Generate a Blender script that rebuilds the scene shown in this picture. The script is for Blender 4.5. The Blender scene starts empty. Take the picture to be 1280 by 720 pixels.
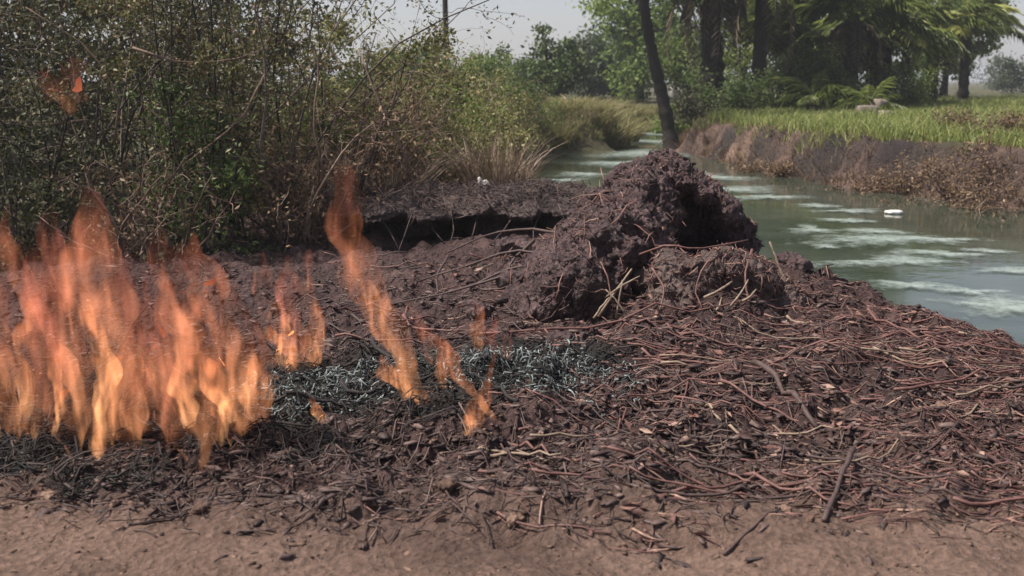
import bpy, math, random
import numpy as np
from mathutils import Vector, Matrix

# ------------------------------------------------------------------ camera, sky, sun, exposure
random.seed(7)
R = np.random.default_rng(7)
SC = bpy.context.scene
COL = SC.collection
CAM_H, PITCH, FPX = 1.5, math.radians(10.7), 1372.0     # focal length in 1280-wide pixels

cam_d = bpy.data.cameras.new('camera')
cam_d.sensor_width = 36.0
cam_d.lens = 36.0 * FPX / 1280.0
cam_d.clip_start = 0.05
cam_d.clip_end = 4000
cam_d.dof.use_dof = True
cam_d.dof.focus_distance = 6.6
cam_d.dof.aperture_fstop = 3.4
cam = bpy.data.objects.new('camera', cam_d)
cam.location = (0, 0, CAM_H)
cam.rotation_euler = (math.pi / 2 - PITCH, 0, 0)
COL.objects.link(cam)
SC.camera = cam

SUN_EL, SUN_AZ = math.radians(58), math.radians(-93)    # azimuth clockwise from +Y: high and from the left
world = bpy.data.worlds.new('World')
SC.world = world
world.use_nodes = True
wn = world.node_tree
wn.nodes.clear()
wo = wn.nodes.new('ShaderNodeOutputWorld')
bg = wn.nodes.new('ShaderNodeBackground')
sky = wn.nodes.new('ShaderNodeTexSky')
sky.sky_type = 'NISHITA'
sky.sun_disc = False
sky.sun_elevation = SUN_EL
sky.sun_rotation = SUN_AZ
sky.air_density = 1.2
sky.dust_density = 0.9
sky.ozone_density = 1.0
hs = wn.nodes.new('ShaderNodeHueSaturation')            # a hazy, milky sky
hs.inputs['Saturation'].default_value = 0.5
wn.links.new(sky.outputs[0], hs.inputs['Color'])
tint = wn.nodes.new('ShaderNodeMix')                    # thin lavender-grey haze over the whole sky
tint.data_type = 'RGBA'
tint.blend_type = 'MULTIPLY'
tint.inputs[0].default_value = 1.0
tint.inputs[7].default_value = (0.93, 0.92, 1.03, 1)
wn.links.new(hs.outputs[0], tint.inputs[6])
wn.links.new(tint.outputs[2], bg.inputs['Color'])
bg.inputs['Strength'].default_value = 0.072
wn.links.new(bg.outputs[0], wo.inputs['Surface'])

sun_d = bpy.data.lights.new('sun', 'SUN')
sun_d.energy = 4.9
sun_d.angle = math.radians(2.0)
sun_d.color = (1.0, 0.93, 0.83)
sun = bpy.data.objects.new('sun', sun_d)
COL.objects.link(sun)
sdir = Vector((math.sin(SUN_AZ) * math.cos(SUN_EL), math.cos(SUN_AZ) * math.cos(SUN_EL), math.sin(SUN_EL)))
sun.rotation_euler = sdir.to_track_quat('Z', 'Y').to_euler()
sun.location = (-10, 5, 25)

SC.view_settings.view_transform = 'Standard'
SC.view_settings.look = 'None'
SC.view_settings.exposure = 0.7
SC.view_settings.gamma = 1.0
SC.render.engine = 'CYCLES'
SC.cycles.use_denoising = True
SC.cycles.max_bounces = 6
SC.cycles.diffuse_bounces = 3
SC.cycles.glossy_bounces = 3
SC.cycles.transparent_max_bounces = 12
SC.cycles.volume_step_rate = 1.0

# ------------------------------------------------------------------ pixel helpers (1280x720 frame)
CP, SP = math.cos(PITCH), math.sin(PITCH)


def ray(u, v):
    r, d = (u - 640) / FPX, (v - 360) / FPX
    return r, CP - d * SP, -SP - d * CP


def at(u, v, y):
    rx, ry, rz = ray(u, v)
    k = y / ry
    return (rx * k, y, CAM_H + rz * k)


def gp(u, v, z=0.0):
    rx, ry, rz = ray(u, v)
    k = (z - CAM_H) / rz
    return (rx * k, ry * k, z)


# ------------------------------------------------------------------ noise
def _hash(ix, iy, iz, s):
    h = (ix * 374761393 + iy * 668265263 + iz * 2147483647 + s * 1442695041) & 0xFFFFFFFF
    h = ((h ^ (h >> 13)) * 1274126177) & 0xFFFFFFFF
    h = ((h ^ (h >> 16)) * 2246822519) & 0xFFFFFFFF
    return ((h ^ (h >> 15)) & 0xFFFFFF) / float(0xFFFFFF)


def vnoise(x, y, z=None, s=0):
    x = np.asarray(x, float); y = np.asarray(y, float)
    z = np.zeros_like(x) if z is None else np.asarray(z, float)
    fx, fy, fz = np.floor(x), np.floor(y), np.floor(z)
    ix, iy, iz = fx.astype(np.int64), fy.astype(np.int64), fz.astype(np.int64)
    tx, ty, tz = x - fx, y - fy, z - fz
    tx, ty, tz = [t * t * t * (t * (t * 6 - 15) + 10) for t in (tx, ty, tz)]
    out = 0
    for a in (0, 1):
        for b in (0, 1):
            for c in (0, 1):
                w = (tx if a else 1 - tx) * (ty if b else 1 - ty) * (tz if c else 1 - tz)
                out = out + w * _hash(ix + a, iy + b, iz + c, s)
    return out * 2 - 1


def fbm(x, y, z=None, s=0, o=4, g=0.5):
    a, f, t = 1.0, 1.0, 0
    for k in range(o):
        t = t + a * vnoise(np.asarray(x) * f, np.asarray(y) * f, None if z is None else np.asarray(z) * f, s + k)
        a *= g; f *= 2.03
    return t


def sstep(a, b, x):
    t = np.clip((np.asarray(x, float) - a) / (b - a), 0, 1)
    return t * t * (3 - 2 * t)


# ------------------------------------------------------------------ materials
def new_mat(name):
    m = bpy.data.materials.new(name)
    m.use_nodes = True
    nt = m.node_tree
    nt.nodes.clear()
    out = nt.nodes.new('ShaderNodeOutputMaterial')
    return m, nt, out


def N(nt, t, **kw):
    n = nt.nodes.new(t)
    for k, v in kw.items():
        if k in n.inputs:
            n.inputs[k].default_value = v
        else:
            setattr(n, k, v)
    return n


def ramp(nt, src, stops):
    r = nt.nodes.new('ShaderNodeValToRGB')
    els = r.color_ramp.elements
    while len(els) < len(stops):
        els.new(0.5)
    for e, (p, c) in zip(els, stops):
        e.position = p
        e.color = (*c, 1) if len(c) == 3 else c
    nt.links.new(src, r.inputs[0])
    return r.outputs[0]


def mixc(nt, f, a, b, mode='MIX'):
    m = nt.nodes.new('ShaderNodeMix')
    m.data_type = 'RGBA'
    m.blend_type = mode
    for sock, val in ((m.inputs[0], f), (m.inputs[6], a), (m.inputs[7], b)):
        if isinstance(val, (int, float)):
            sock.default_value = val
        elif isinstance(val, tuple):
            sock.default_value = (*val, 1)
        else:
            nt.links.new(val, sock)
    return m.outputs[2]


def fibre_mat(name, stops, rough=0.75, spec=0.3):
    """stems, twigs, crumbs: one tone for each loose piece plus fine grain"""
    m, nt, out = new_mat(name)
    g = N(nt, 'ShaderNodeNewGeometry')
    tc = N(nt, 'ShaderNodeTexCoord')
    c = ramp(nt, g.outputs['Random Per Island'], stops)
    n = N(nt, 'ShaderNodeTexNoise', Scale=38.0, Detail=3.0)
    nt.links.new(tc.outputs['Object'], n.inputs['Vector'])
    v = ramp(nt, n.outputs['Fac'], [(0.3, (0.6, 0.6, 0.6)), (0.7, (1.15, 1.15, 1.15))])
    c = mixc(nt, 1.0, c, v, 'MULTIPLY')
    b = N(nt, 'ShaderNodeBsdfPrincipled', Roughness=rough)
    b.inputs['Specular IOR Level'].default_value = spec
    nt.links.new(c, b.inputs['Base Color'])
    bp = N(nt, 'ShaderNodeBump', Strength=0.5, Distance=0.004)
    nt.links.new(n.outputs['Fac'], bp.inputs['Height'])
    nt.links.new(bp.outputs[0], b.inputs['Normal'])
    nt.links.new(b.outputs[0], out.inputs['Surface'])
    return m


def leaf_mat(name, stops, trans=0.3, rough=0.55):
    m, nt, out = new_mat(name)
    g = N(nt, 'ShaderNodeNewGeometry')
    oi = N(nt, 'ShaderNodeObjectInfo')
    c = ramp(nt, g.outputs['Random Per Island'], stops)
    v = N(nt, 'ShaderNodeHueSaturation')
    mr = N(nt, 'ShaderNodeMapRange')
    mr.inputs[3].default_value = 0.92
    mr.inputs[4].default_value = 1.35
    nt.links.new(oi.outputs['Random'], mr.inputs[0])
    nt.links.new(mr.outputs[0], v.inputs['Value'])
    nt.links.new(c, v.inputs['Color'])
    b = N(nt, 'ShaderNodeBsdfPrincipled', Roughness=rough)
    b.inputs['Specular IOR Level'].default_value = 0.35
    t = N(nt, 'ShaderNodeBsdfTranslucent')
    mx = N(nt, 'ShaderNodeMixShader')
    mx.inputs[0].default_value = trans
    nt.links.new(v.outputs[0], b.inputs['Base Color'])
    nt.links.new(v.outputs[0], t.inputs['Color'])
    nt.links.new(b.outputs[0], mx.inputs[1])
    nt.links.new(t.outputs[0], mx.inputs[2])
    nt.links.new(mx.outputs[0], out.inputs['Surface'])
    return m


def mud_mat(name, c0, c1, c2, rough=0.6, bump=0.9, spec=0.4, dist=0.03):
    m, nt, out = new_mat(name)
    tc = N(nt, 'ShaderNodeTexCoord')
    n1 = N(nt, 'ShaderNodeTexNoise', Scale=3.2, Detail=8.0, Roughness=0.62)
    n2 = N(nt, 'ShaderNodeTexNoise', Scale=42.0, Detail=6.0, Roughness=0.7)
    n3 = N(nt, 'ShaderNodeTexVoronoi', Scale=26.0)
    for n in (n1, n2, n3):
        nt.links.new(tc.outputs['Object'], n.inputs['Vector'])
    a = ramp(nt, n1.outputs['Fac'], [(0.3, c0), (0.52, c1), (0.72, c2)])
    v = ramp(nt, n2.outputs['Fac'], [(0.28, (0.45, 0.45, 0.45)), (0.55, (1, 1, 1)), (0.78, (1.7, 1.6, 1.6))])
    c = mixc(nt, 1.0, a, v, 'MULTIPLY')
    ad = N(nt, 'ShaderNodeMath', operation='MULTIPLY_ADD')
    nt.links.new(n2.outputs['Fac'], ad.inputs[0])
    ad.inputs[1].default_value = 1.0
    nt.links.new(n3.outputs['Distance'], ad.inputs[2])
    bp = N(nt, 'ShaderNodeBump', Strength=bump, Distance=dist)
    nt.links.new(ad.outputs[0], bp.inputs['Height'])
    b = N(nt, 'ShaderNodeBsdfPrincipled', Roughness=rough)
    b.inputs['Specular IOR Level'].default_value = spec
    nt.links.new(c, b.inputs['Base Color'])
    nt.links.new(bp.outputs[0], b.inputs['Normal'])
    nt.links.new(b.outputs[0], out.inputs['Surface'])
    return m


def ground_mat():
    m, nt, out = new_mat('ground_soil')
    tc = N(nt, 'ShaderNodeTexCoord')
    at_ = N(nt, 'ShaderNodeVertexColor')
    at_.layer_name = 'mask'
    sep = N(nt, 'ShaderNodeSeparateColor')
    nt.links.new(at_.outputs['Color'], sep.inputs[0])
    n1 = N(nt, 'ShaderNodeTexNoise', Scale=1.7, Detail=9.0, Roughness=0.62)
    n2 = N(nt, 'ShaderNodeTexNoise', Scale=30.0, Detail=7.0, Roughness=0.72)
    n3 = N(nt, 'ShaderNodeTexVoronoi', Scale=34.0)
    for n in (n1, n2, n3):
        nt.links.new(tc.outputs['Object'], n.inputs['Vector'])
    dirt = ramp(nt, n1.outputs['Fac'], [(0.3, (0.155, 0.098, 0.074)), (0.5, (0.225, 0.145, 0.11)), (0.7, (0.3, 0.2, 0.152))])
    mulch = ramp(nt, n1.outputs['Fac'], [(0.3, (0.048, 0.028, 0.027)), (0.55, (0.094, 0.055, 0.052)), (0.75, (0.155, 0.094, 0.086))])
    veg = ramp(nt, n1.outputs['Fac'], [(0.35, (0.07, 0.055, 0.035)), (0.6, (0.1, 0.1, 0.045))])
    char_dark = ramp(nt, n2.outputs['Fac'], [(0.4, (0.012, 0.011, 0.011)), (0.7, (0.04, 0.037, 0.037))])
    c = mixc(nt, sep.outputs[0], dirt, mulch)
    c = mixc(nt, sep.outputs[2], c, veg)
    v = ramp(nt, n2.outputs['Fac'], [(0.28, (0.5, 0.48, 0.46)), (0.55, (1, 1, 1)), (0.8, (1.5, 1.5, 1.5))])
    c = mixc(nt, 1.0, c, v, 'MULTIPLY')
    c = mixc(nt, sep.outputs[1], c, char_dark)  # burnt strip, and the darkened far-bank face
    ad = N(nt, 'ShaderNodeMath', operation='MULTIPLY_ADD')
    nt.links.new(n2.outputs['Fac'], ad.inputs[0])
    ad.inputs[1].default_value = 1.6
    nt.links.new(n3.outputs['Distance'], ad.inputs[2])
    n5 = N(nt, 'ShaderNodeTexNoise', Scale=170.0, Detail=4.0, Roughness=0.7)
    nt.links.new(tc.outputs['Object'], n5.inputs['Vector'])
    ad2 = N(nt, 'ShaderNodeMath', operation='MULTIPLY_ADD')
    nt.links.new(n5.outputs['Fac'], ad2.inputs[0])
    ad2.inputs[1].default_value = 0.45
    nt.links.new(ad.outputs[0], ad2.inputs[2])
    bp = N(nt, 'ShaderNodeBump', Strength=1.0, Distance=0.024)
    nt.links.new(ad2.outputs[0], bp.inputs['Height'])
    b = N(nt, 'ShaderNodeBsdfPrincipled', Roughness=0.8)
    b.inputs['Specular IOR Level'].default_value = 0.25
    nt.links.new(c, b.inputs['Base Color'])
    nt.links.new(bp.outputs[0], b.inputs['Normal'])
    nt.links.new(b.outputs[0], out.inputs['Surface'])
    return m


def water_mat():
    m, nt, out = new_mat('river_water')
    tc = N(nt, 'ShaderNodeTexCoord')
    mp = N(nt, 'ShaderNodeMapping')
    mp.inputs['Scale'].default_value = (0.8, 1.0, 1.0)
    nt.links.new(tc.outputs['Object'], mp.inputs[0])
    n1 = N(nt, 'ShaderNodeTexNoise', Scale=1.3, Detail=5.0, Roughness=0.55)
    n2 = N(nt, 'ShaderNodeTexNoise', Scale=5.0, Detail=4.0, Roughness=0.55)
    n4 = N(nt, 'ShaderNodeTexNoise', Scale=0.35, Detail=4.0)
    for n in (n1, n2, n4):
        nt.links.new(mp.outputs[0], n.inputs['Vector'])
    c = ramp(nt, n1.outputs['Fac'], [(0.35, (0.03, 0.042, 0.028)), (0.65, (0.055, 0.068, 0.05))])
    ro = N(nt, 'ShaderNodeMapRange')
    ro.inputs[1].default_value = 0.4; ro.inputs[2].default_value = 0.62
    ro.inputs[3].default_value = 0.03; ro.inputs[4].default_value = 0.12
    nt.links.new(n4.outputs['Fac'], ro.inputs[0])
    bp = N(nt, 'ShaderNodeBump', Strength=0.14, Distance=0.02)
    nt.links.new(n2.outputs['Fac'], bp.inputs['Height'])
    b = N(nt, 'ShaderNodeBsdfPrincipled', Roughness=0.1)
    b.inputs['IOR'].default_value = 1.36
    nt.links.new(ro.outputs[0], b.inputs['Roughness'])
    nt.links.new(c, b.inputs['Base Color'])
    nt.links.new(bp.outputs[0], b.inputs['Normal'])
    nt.links.new(b.outputs[0], out.inputs['Surface'])
    return m


def foam_mat():
    m, nt, out = new_mat('foam_film')
    tc = N(nt, 'ShaderNodeTexCoord')
    n1 = N(nt, 'ShaderNodeTexNoise', Scale=4.5, Detail=9.0, Roughness=0.8)
    nt.links.new(tc.outputs['Object'], n1.inputs['Vector'])
    at_ = N(nt, 'ShaderNodeAttribute')
    at_.attribute_name = 'cover'
    sm = N(nt, 'ShaderNodeMath', operation='MULTIPLY_ADD')
    nt.links.new(at_.outputs['Fac'], sm.inputs[0])
    sm.inputs[1].default_value = 0.5
    nt.links.new(n1.outputs['Fac'], sm.inputs[2])
    f = ramp(nt, sm.outputs[0], [(0.58, (0, 0, 0)), (0.95, (0.7, 0.7, 0.7))])
    c = ramp(nt, n1.outputs['Fac'], [(0.35, (0.22, 0.27, 0.23)), (0.65, (0.38, 0.44, 0.41))])
    b = N(nt, 'ShaderNodeBsdfPrincipled', Roughness=0.45)
    nt.links.new(c, b.inputs['Base Color'])
    t = N(nt, 'ShaderNodeBsdfTransparent')
    mx = N(nt, 'ShaderNodeMixShader')
    nt.links.new(f, mx.inputs[0])
    nt.links.new(t.outputs[0], mx.inputs[1])
    nt.links.new(b.outputs[0], mx.inputs[2])
    nt.links.new(mx.outputs[0], out.inputs['Surface'])
    return m


def flame_mat(name, hot, mid, tip, strength):
    """glowing gas in the flame's own volume: streaks along its height, hotter low down"""
    m, nt, out = new_mat(name)
    tc = N(nt, 'ShaderNodeTexCoord')
    oi = N(nt, 'ShaderNodeObjectInfo')
    sx = N(nt, 'ShaderNodeSeparateXYZ')
    nt.links.new(tc.outputs['Object'], sx.inputs[0])
    mp = N(nt, 'ShaderNodeMapping')
    mp.inputs['Scale'].default_value = (9.5, 9.5, 2.3)
    nt.links.new(tc.outputs['Object'], mp.inputs[0])
    n = N(nt, 'ShaderNodeTexNoise', noise_dimensions='4D', Scale=1.0, Detail=2.5, Roughness=0.5, Distortion=1.5)
    nt.links.new(mp.outputs[0], n.inputs['Vector'])
    w = N(nt, 'ShaderNodeMath', operation='MULTIPLY')
    nt.links.new(oi.outputs['Random'], w.inputs[0])
    w.inputs[1].default_value = 40.0
    nt.links.new(w.outputs[0], n.inputs['W'])
    col = ramp(nt, sx.outputs['Z'], [(0.0, hot), (0.4, mid), (0.95, tip)])
    den = ramp(nt, n.outputs['Fac'], [(0.40, (0.02, 0.02, 0.02)), (0.52, (0.4, 0.4, 0.4)), (0.66, (1.9, 1.9, 1.9))])
    hgt = ramp(nt, sx.outputs['Z'], [(0.0, (0.5, 0.5, 0.5)), (0.1, (1.15, 1.15, 1.15)), (0.5, (0.9, 0.9, 0.9)), (1.0, (0.35, 0.35, 0.35))])
    a = N(nt, 'ShaderNodeMath', operation='MULTIPLY')
    nt.links.new(den, a.inputs[0]); nt.links.new(hgt, a.inputs[1])
    s = N(nt, 'ShaderNodeMath', operation='MULTIPLY')
    nt.links.new(a.outputs[0], s.inputs[0])
    s.inputs[1].default_value = strength
    e = N(nt, 'ShaderNodeEmission')
    nt.links.new(col, e.inputs['Color'])
    nt.links.new(s.outputs[0], e.inputs['Strength'])
    ab = N(nt, 'ShaderNodeVolumeAbsorption')
    ab.inputs['Color'].default_value = (0.55, 0.45, 0.4, 1)
    ab.inputs['Density'].default_value = 3.0
    add = N(nt, 'ShaderNodeAddShader')
    nt.links.new(e.outputs[0], add.inputs[0])
    nt.links.new(ab.outputs[0], add.inputs[1])
    nt.links.new(add.outputs[0], out.inputs['Volume'])
    return m


M = {}
M['ground'] = ground_mat()
M['water'] = water_mat()
M['foam'] = foam_mat()
M['mud'] = mud_mat('oily_mud', (0.052, 0.03, 0.031), (0.105, 0.062, 0.062), (0.165, 0.1, 0.098), 0.46, 1.0, 0.4, 0.04)
M['clod'] = mud_mat('clod_mud', (0.052, 0.034, 0.03), (0.098, 0.064, 0.056), (0.16, 0.112, 0.1), 0.6, 0.9, 0.4, 0.03)
M['ledge'] = mud_mat('ledge_soil', (0.045, 0.032, 0.03), (0.085, 0.06, 0.055), (0.14, 0.1, 0.092), 0.75, 0.9, 0.3, 0.03)
M['flap'] = mud_mat('red_flap', (0.13, 0.06, 0.055), (0.2, 0.095, 0.085), (0.26, 0.13, 0.115), 0.6, 0.6, 0.4, 0.01)
M['red_stem'] = fibre_mat('red_stem', [(0.0, (0.055, 0.027, 0.025)), (0.45, (0.125, 0.06, 0.054)), (0.8, (0.22, 0.108, 0.088)), (1.0, (0.36, 0.23, 0.175))], 0.6, 0.35)
M['dark_stem'] = fibre_mat('dark_stem', [(0.0, (0.035, 0.023, 0.021)), (0.6, (0.085, 0.055, 0.05)), (1.0, (0.17, 0.115, 0.1))], 0.65)
M['pale_stem'] = fibre_mat('pale_stem', [(0.0, (0.17, 0.12, 0.085)), (0.6, (0.27, 0.2, 0.145)), (1.0, (0.38, 0.3, 0.22))], 0.6)
M['crumb'] = fibre_mat('soil_crumb', [(0.0, (0.06, 0.036, 0.027)), (0.5, (0.13, 0.08, 0.06)), (1.0, (0.21, 0.135, 0.1))], 0.85, 0.2)
M['char_dark'] = fibre_mat('char_stem', [(0.0, (0.01, 0.009, 0.009)), (0.7, (0.03, 0.026, 0.025)), (1.0, (0.07, 0.05, 0.045))], 0.8)
M['ash'] = fibre_mat('ash_strand', [(0.0, (0.05, 0.056, 0.055)), (0.5, (0.16, 0.18, 0.175)), (1.0, (0.34, 0.38, 0.37))], 0.9, 0.1)
M['bark'] = fibre_mat('dark_bark', [(0.0, (0.022, 0.018, 0.015)), (1.0, (0.04, 0.032, 0.027))], 0.85, 0.2)
M['twig'] = fibre_mat('grey_twig', [(0.0, (0.04, 0.032, 0.028)), (0.6, (0.1, 0.08, 0.068)), (1.0, (0.26, 0.21, 0.18))], 0.8, 0.2)
M['dry_twig'] = fibre_mat('dry_twig', [(0.0, (0.08, 0.052, 0.04)), (0.5, (0.19, 0.125, 0.095)), (1.0, (0.34, 0.25, 0.19))], 0.8, 0.2)
M['leaf_dark'] = leaf_mat('leaf_dark', [(0.0, (0.02, 0.024, 0.01)), (0.5, (0.055, 0.06, 0.022)), (0.85, (0.1, 0.1, 0.042)), (1.0, (0.22, 0.19, 0.11))], 0.2)
M['leaf_olive'] = leaf_mat('leaf_olive', [(0.0, (0.06, 0.066, 0.02)), (0.6, (0.14, 0.14, 0.045)), (1.0, (0.26, 0.23, 0.1))], 0.3)
M['leaf_straw'] = leaf_mat('leaf_straw', [(0.0, (0.09, 0.09, 0.03)), (0.6, (0.2, 0.19, 0.07)), (1.0, (0.36, 0.31, 0.15))], 0.35)
M['leaf_mid'] = leaf_mat('leaf_mid', [(0.0, (0.035, 0.06, 0.016)), (0.6, (0.075, 0.115, 0.028)), (1.0, (0.14, 0.18, 0.055))], 0.35)
M['leaf_light'] = leaf_mat('leaf_light', [(0.0, (0.08, 0.125, 0.024)), (0.6, (0.15, 0.21, 0.05)), (1.0, (0.23, 0.28, 0.085))], 0.5)
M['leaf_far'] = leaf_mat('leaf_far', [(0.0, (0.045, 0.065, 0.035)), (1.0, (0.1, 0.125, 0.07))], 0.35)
M['leaf_brown'] = leaf_mat('leaf_brown', [(0.0, (0.06, 0.036, 0.02)), (0.5, (0.13, 0.078, 0.042)), (1.0, (0.27, 0.18, 0.1))], 0.2)
M['grass'] = leaf_mat('bank_grass', [(0.0, (0.12, 0.15, 0.035)), (0.6, (0.2, 0.235, 0.065)), (1.0, (0.33, 0.33, 0.13))], 0.35)
M['reed'] = leaf_mat('reed_blade', [(0.0, (0.1, 0.11, 0.035)), (0.45, (0.19, 0.185, 0.065)), (0.8, (0.22, 0.18, 0.09)), (1.0, (0.32, 0.26, 0.16))], 0.3)
M['dry_reed'] = leaf_mat('dry_reed_blade', [(0.0, (0.1, 0.065, 0.045)), (0.5, (0.2, 0.14, 0.1)), (1.0, (0.34, 0.26, 0.19))], 0.2)
M['frond'] = leaf_mat('palm_frond', [(0.0, (0.05, 0.075, 0.018)), (0.6, (0.11, 0.14, 0.034)), (1.0, (0.19, 0.21, 0.06))], 0.4, 0.4)
M['frond_yellow'] = leaf_mat('palm_frond_yellow', [(0.0, (0.18, 0.2, 0.05)), (1.0, (0.32, 0.32, 0.1))], 0.35, 0.4)
M['frond_dead'] = leaf_mat('palm_frond_dead', [(0.0, (0.06, 0.045, 0.032)), (1.0, (0.16, 0.12, 0.085))], 0.15, 0.7)
M['white'] = mud_mat('white_scrap', (0.5, 0.47, 0.43), (0.65, 0.62, 0.58), (0.75, 0.72, 0.68), 0.6, 0.3, 0.3, 0.003)
M['block'] = mud_mat('pale_block', (0.16, 0.135, 0.11), (0.24, 0.2, 0.165), (0.32, 0.275, 0.23), 0.85, 0.5, 0.2, 0.01)
M['metal'] = mud_mat('roof_metal', (0.4, 0.42, 0.45), (0.5, 0.52, 0.55), (0.6, 0.62, 0.64), 0.5, 0.1, 0.5, 0.003)
M['wall'] = mud_mat('far_wall', (0.3, 0.29, 0.27), (0.38, 0.37, 0.35), (0.45, 0.44, 0.42), 0.9, 0.2, 0.2, 0.003)
FL = [flame_mat('flame_orange', (1.0, 0.42, 0.17), (0.9, 0.33, 0.15), (0.68, 0.2, 0.11), 4.4),
      flame_mat('flame_red', (0.9, 0.32, 0.15), (0.74, 0.23, 0.13), (0.52, 0.15, 0.1), 3.6),
      flame_mat('flame_bright', (1.0, 0.5, 0.22), (1.0, 0.4, 0.16), (0.8, 0.25, 0.11), 9.0),
      flame_mat('flame_faint', (0.9, 0.33, 0.15), (0.72, 0.24, 0.13), (0.52, 0.16, 0.1), 1.0)]


# ------------------------------------------------------------------ mesh helpers
def mesh_np(name, verts, faces, mat=None, smooth=False):
    """verts (n,3); faces (m,k) or list of such arrays"""
    if not isinstance(faces, list):
        faces = [faces]
    faces = [np.asarray(f, np.int32) for f in faces if len(f)]
    me = bpy.data.meshes.new(name)
    me.vertices.add(len(verts))
    me.vertices.foreach_set('co', np.asarray(verts, np.float32).ravel())
    loops = np.concatenate([f.ravel() for f in faces])
    tot = np.concatenate([np.full(len(f), f.shape[1], np.int32) for f in faces])
    start = np.concatenate([[0], np.cumsum(tot)[:-1]]).astype(np.int32)
    me.loops.add(len(loops))
    me.loops.foreach_set('vertex_index', loops)
    me.polygons.add(len(tot))
    me.polygons.foreach_set('loop_start', start)
    me.polygons.foreach_set('loop_total', tot)
    if smooth:
        me.polygons.foreach_set('use_smooth', np.ones(len(tot), bool))
    me.update(calc_edges=True)
    me.validate()
    if mat:
        me.materials.append(mat)
    return me


def link(name, me, parent=None, loc=(0, 0, 0), rot=(0, 0, 0), scale=(1, 1, 1)):
    o = bpy.data.objects.new(name, me)
    COL.objects.link(o)
    o.location = loc
    o.rotation_euler = rot
    o.scale = scale
    if parent:
        o.parent = parent
    return o


def tag(o, label=None, cat=None, group=None, kind=None):
    if label: o['label'] = label
    if cat: o['category'] = cat
    if group: o['group'] = group
    if kind: o['kind'] = kind
    return o


def empty(name, loc, label, cat, group=None, rot=(0, 0, 0), scale=(1, 1, 1)):
    o = link(name, None, None, loc, rot, scale)
    o.empty_display_size = 0.2
    return tag(o, label, cat, group)


def copy_tree(o, parent=None):
    c = o.copy()
    COL.objects.link(c)
    c.parent = parent
    for ch in list(o.children):
        copy_tree(ch, c)
    return c


def tubes(paths, radii, sides=3, cap=True):
    """paths (n,p,3), radii (n,p) -> verts, [quads, tris]"""
    paths = np.asarray(paths, float); radii = np.asarray(radii, float)
    n, p, _ = paths.shape
    tan = np.gradient(paths, axis=1)
    tan /= np.linalg.norm(tan, axis=2, keepdims=True) + 1e-9
    ref = np.zeros_like(tan); ref[..., 2] = 1
    steep = np.abs(tan[..., 2:3]) > 0.9
    ref = np.where(steep, np.array([1.0, 0, 0]), ref)
    a = np.cross(tan, ref); a /= np.linalg.norm(a, axis=2, keepdims=True) + 1e-9
    b = np.cross(tan, a)
    ang = np.arange(sides) * 2 * math.pi / sides
    ring = (a[:, :, None] * np.cos(ang)[None, None, :, None] + b[:, :, None] * np.sin(ang)[None, None, :, None])
    v = paths[:, :, None] + ring * radii[:, :, None, None]
    v = v.reshape(-1, 3)
    i = np.arange(n)[:, None, None] * p * sides
    j = np.arange(p - 1)[None, :, None] * sides
    k = np.arange(sides)[None, None, :]
    k2 = (k + 1) % sides
    q = np.stack([i + j + k, i + j + k2, i + j + sides + k2, i + j + sides + k], -1).reshape(-1, 4)
    fs = [q]
    if cap and sides >= 3:
        base = np.arange(n)[:, None] * p * sides
        fs.append((base + np.arange(sides)[None, ::-1]))
        fs.append((base + (p - 1) * sides + np.arange(sides)[None, :]))
    return v, fs


def leaves(pts, size, flat=0.0, aspect=0.45, rng=R, droop=0.0):
    """one kinked diamond for each point"""
    n = len(pts)
    d = rng.normal(size=(n, 3)); d[:, 2] = d[:, 2] * (1 - flat) - droop
    d /= np.linalg.norm(d, axis=1, keepdims=True) + 1e-9
    s = np.cross(d, rng.normal(size=(n, 3))); s /= np.linalg.norm(s, axis=1, keepdims=True) + 1e-9
    u = np.cross(d, s)
    L = (size * rng.uniform(0.6, 1.35, n))[:, None]
    p0 = pts; p2 = pts + d * L
    mid = pts + d * L * 0.45 + u * L * 0.1
    p1 = mid + s * L * aspect * 0.5
    p3 = mid - s * L * aspect * 0.5
    v = np.stack([p0, p1, p2, p3], 1).reshape(-1, 3)
    b = np.arange(n)[:, None] * 4
    return v, [b + np.array([[0, 1, 2]]), b + np.array([[0, 2, 3]])]


def blades(base, h, lean, width, rng, segs=3):
    """grass blades: tapering curved strips; base (n,3), h (n,), lean (n,2) horizontal offset of the tip"""
    n = len(base)
    ang = rng.uniform(0, 2 * math.pi, n)
    side = np.stack([np.cos(ang), np.sin(ang), np.zeros(n)], 1)
    vs = []
    for k in range(segs):
        t = k / segs
        c = base.copy()
        c[:, :2] += lean * (t ** 1.8)
        c[:, 2] += h * (t - 0.18 * t ** 3)
        w = (width * (1 - t * 0.75))[:, None] * 0.5
        vs += [c - side * w, c + side * w]
    c = base.copy(); c[:, :2] += lean; c[:, 2] += h * 0.82
    vs.append(c)
    v = np.stack(vs, 1)
    m = v.shape[1]
    b = np.arange(n)[:, None] * m
    qs = [b + np.array([[2 * k, 2 * k + 1, 2 * k + 3, 2 * k + 2]]) for k in range(segs - 1)]
    t = b + np.array([[2 * segs - 2, 2 * segs - 1, 2 * segs]])
    return v.reshape(-1, 3), [np.concatenate(qs), t]


def join_geo(parts):
    vs, fs, off = [], {}, 0
    for v, f in parts:
        for a in (f if isinstance(f, list) else [f]):
            fs.setdefault(a.shape[1], []).append(a + off)
        vs.append(v)
        off += len(v)
    return np.concatenate(vs), [np.concatenate(x) for x in fs.values()]


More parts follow.
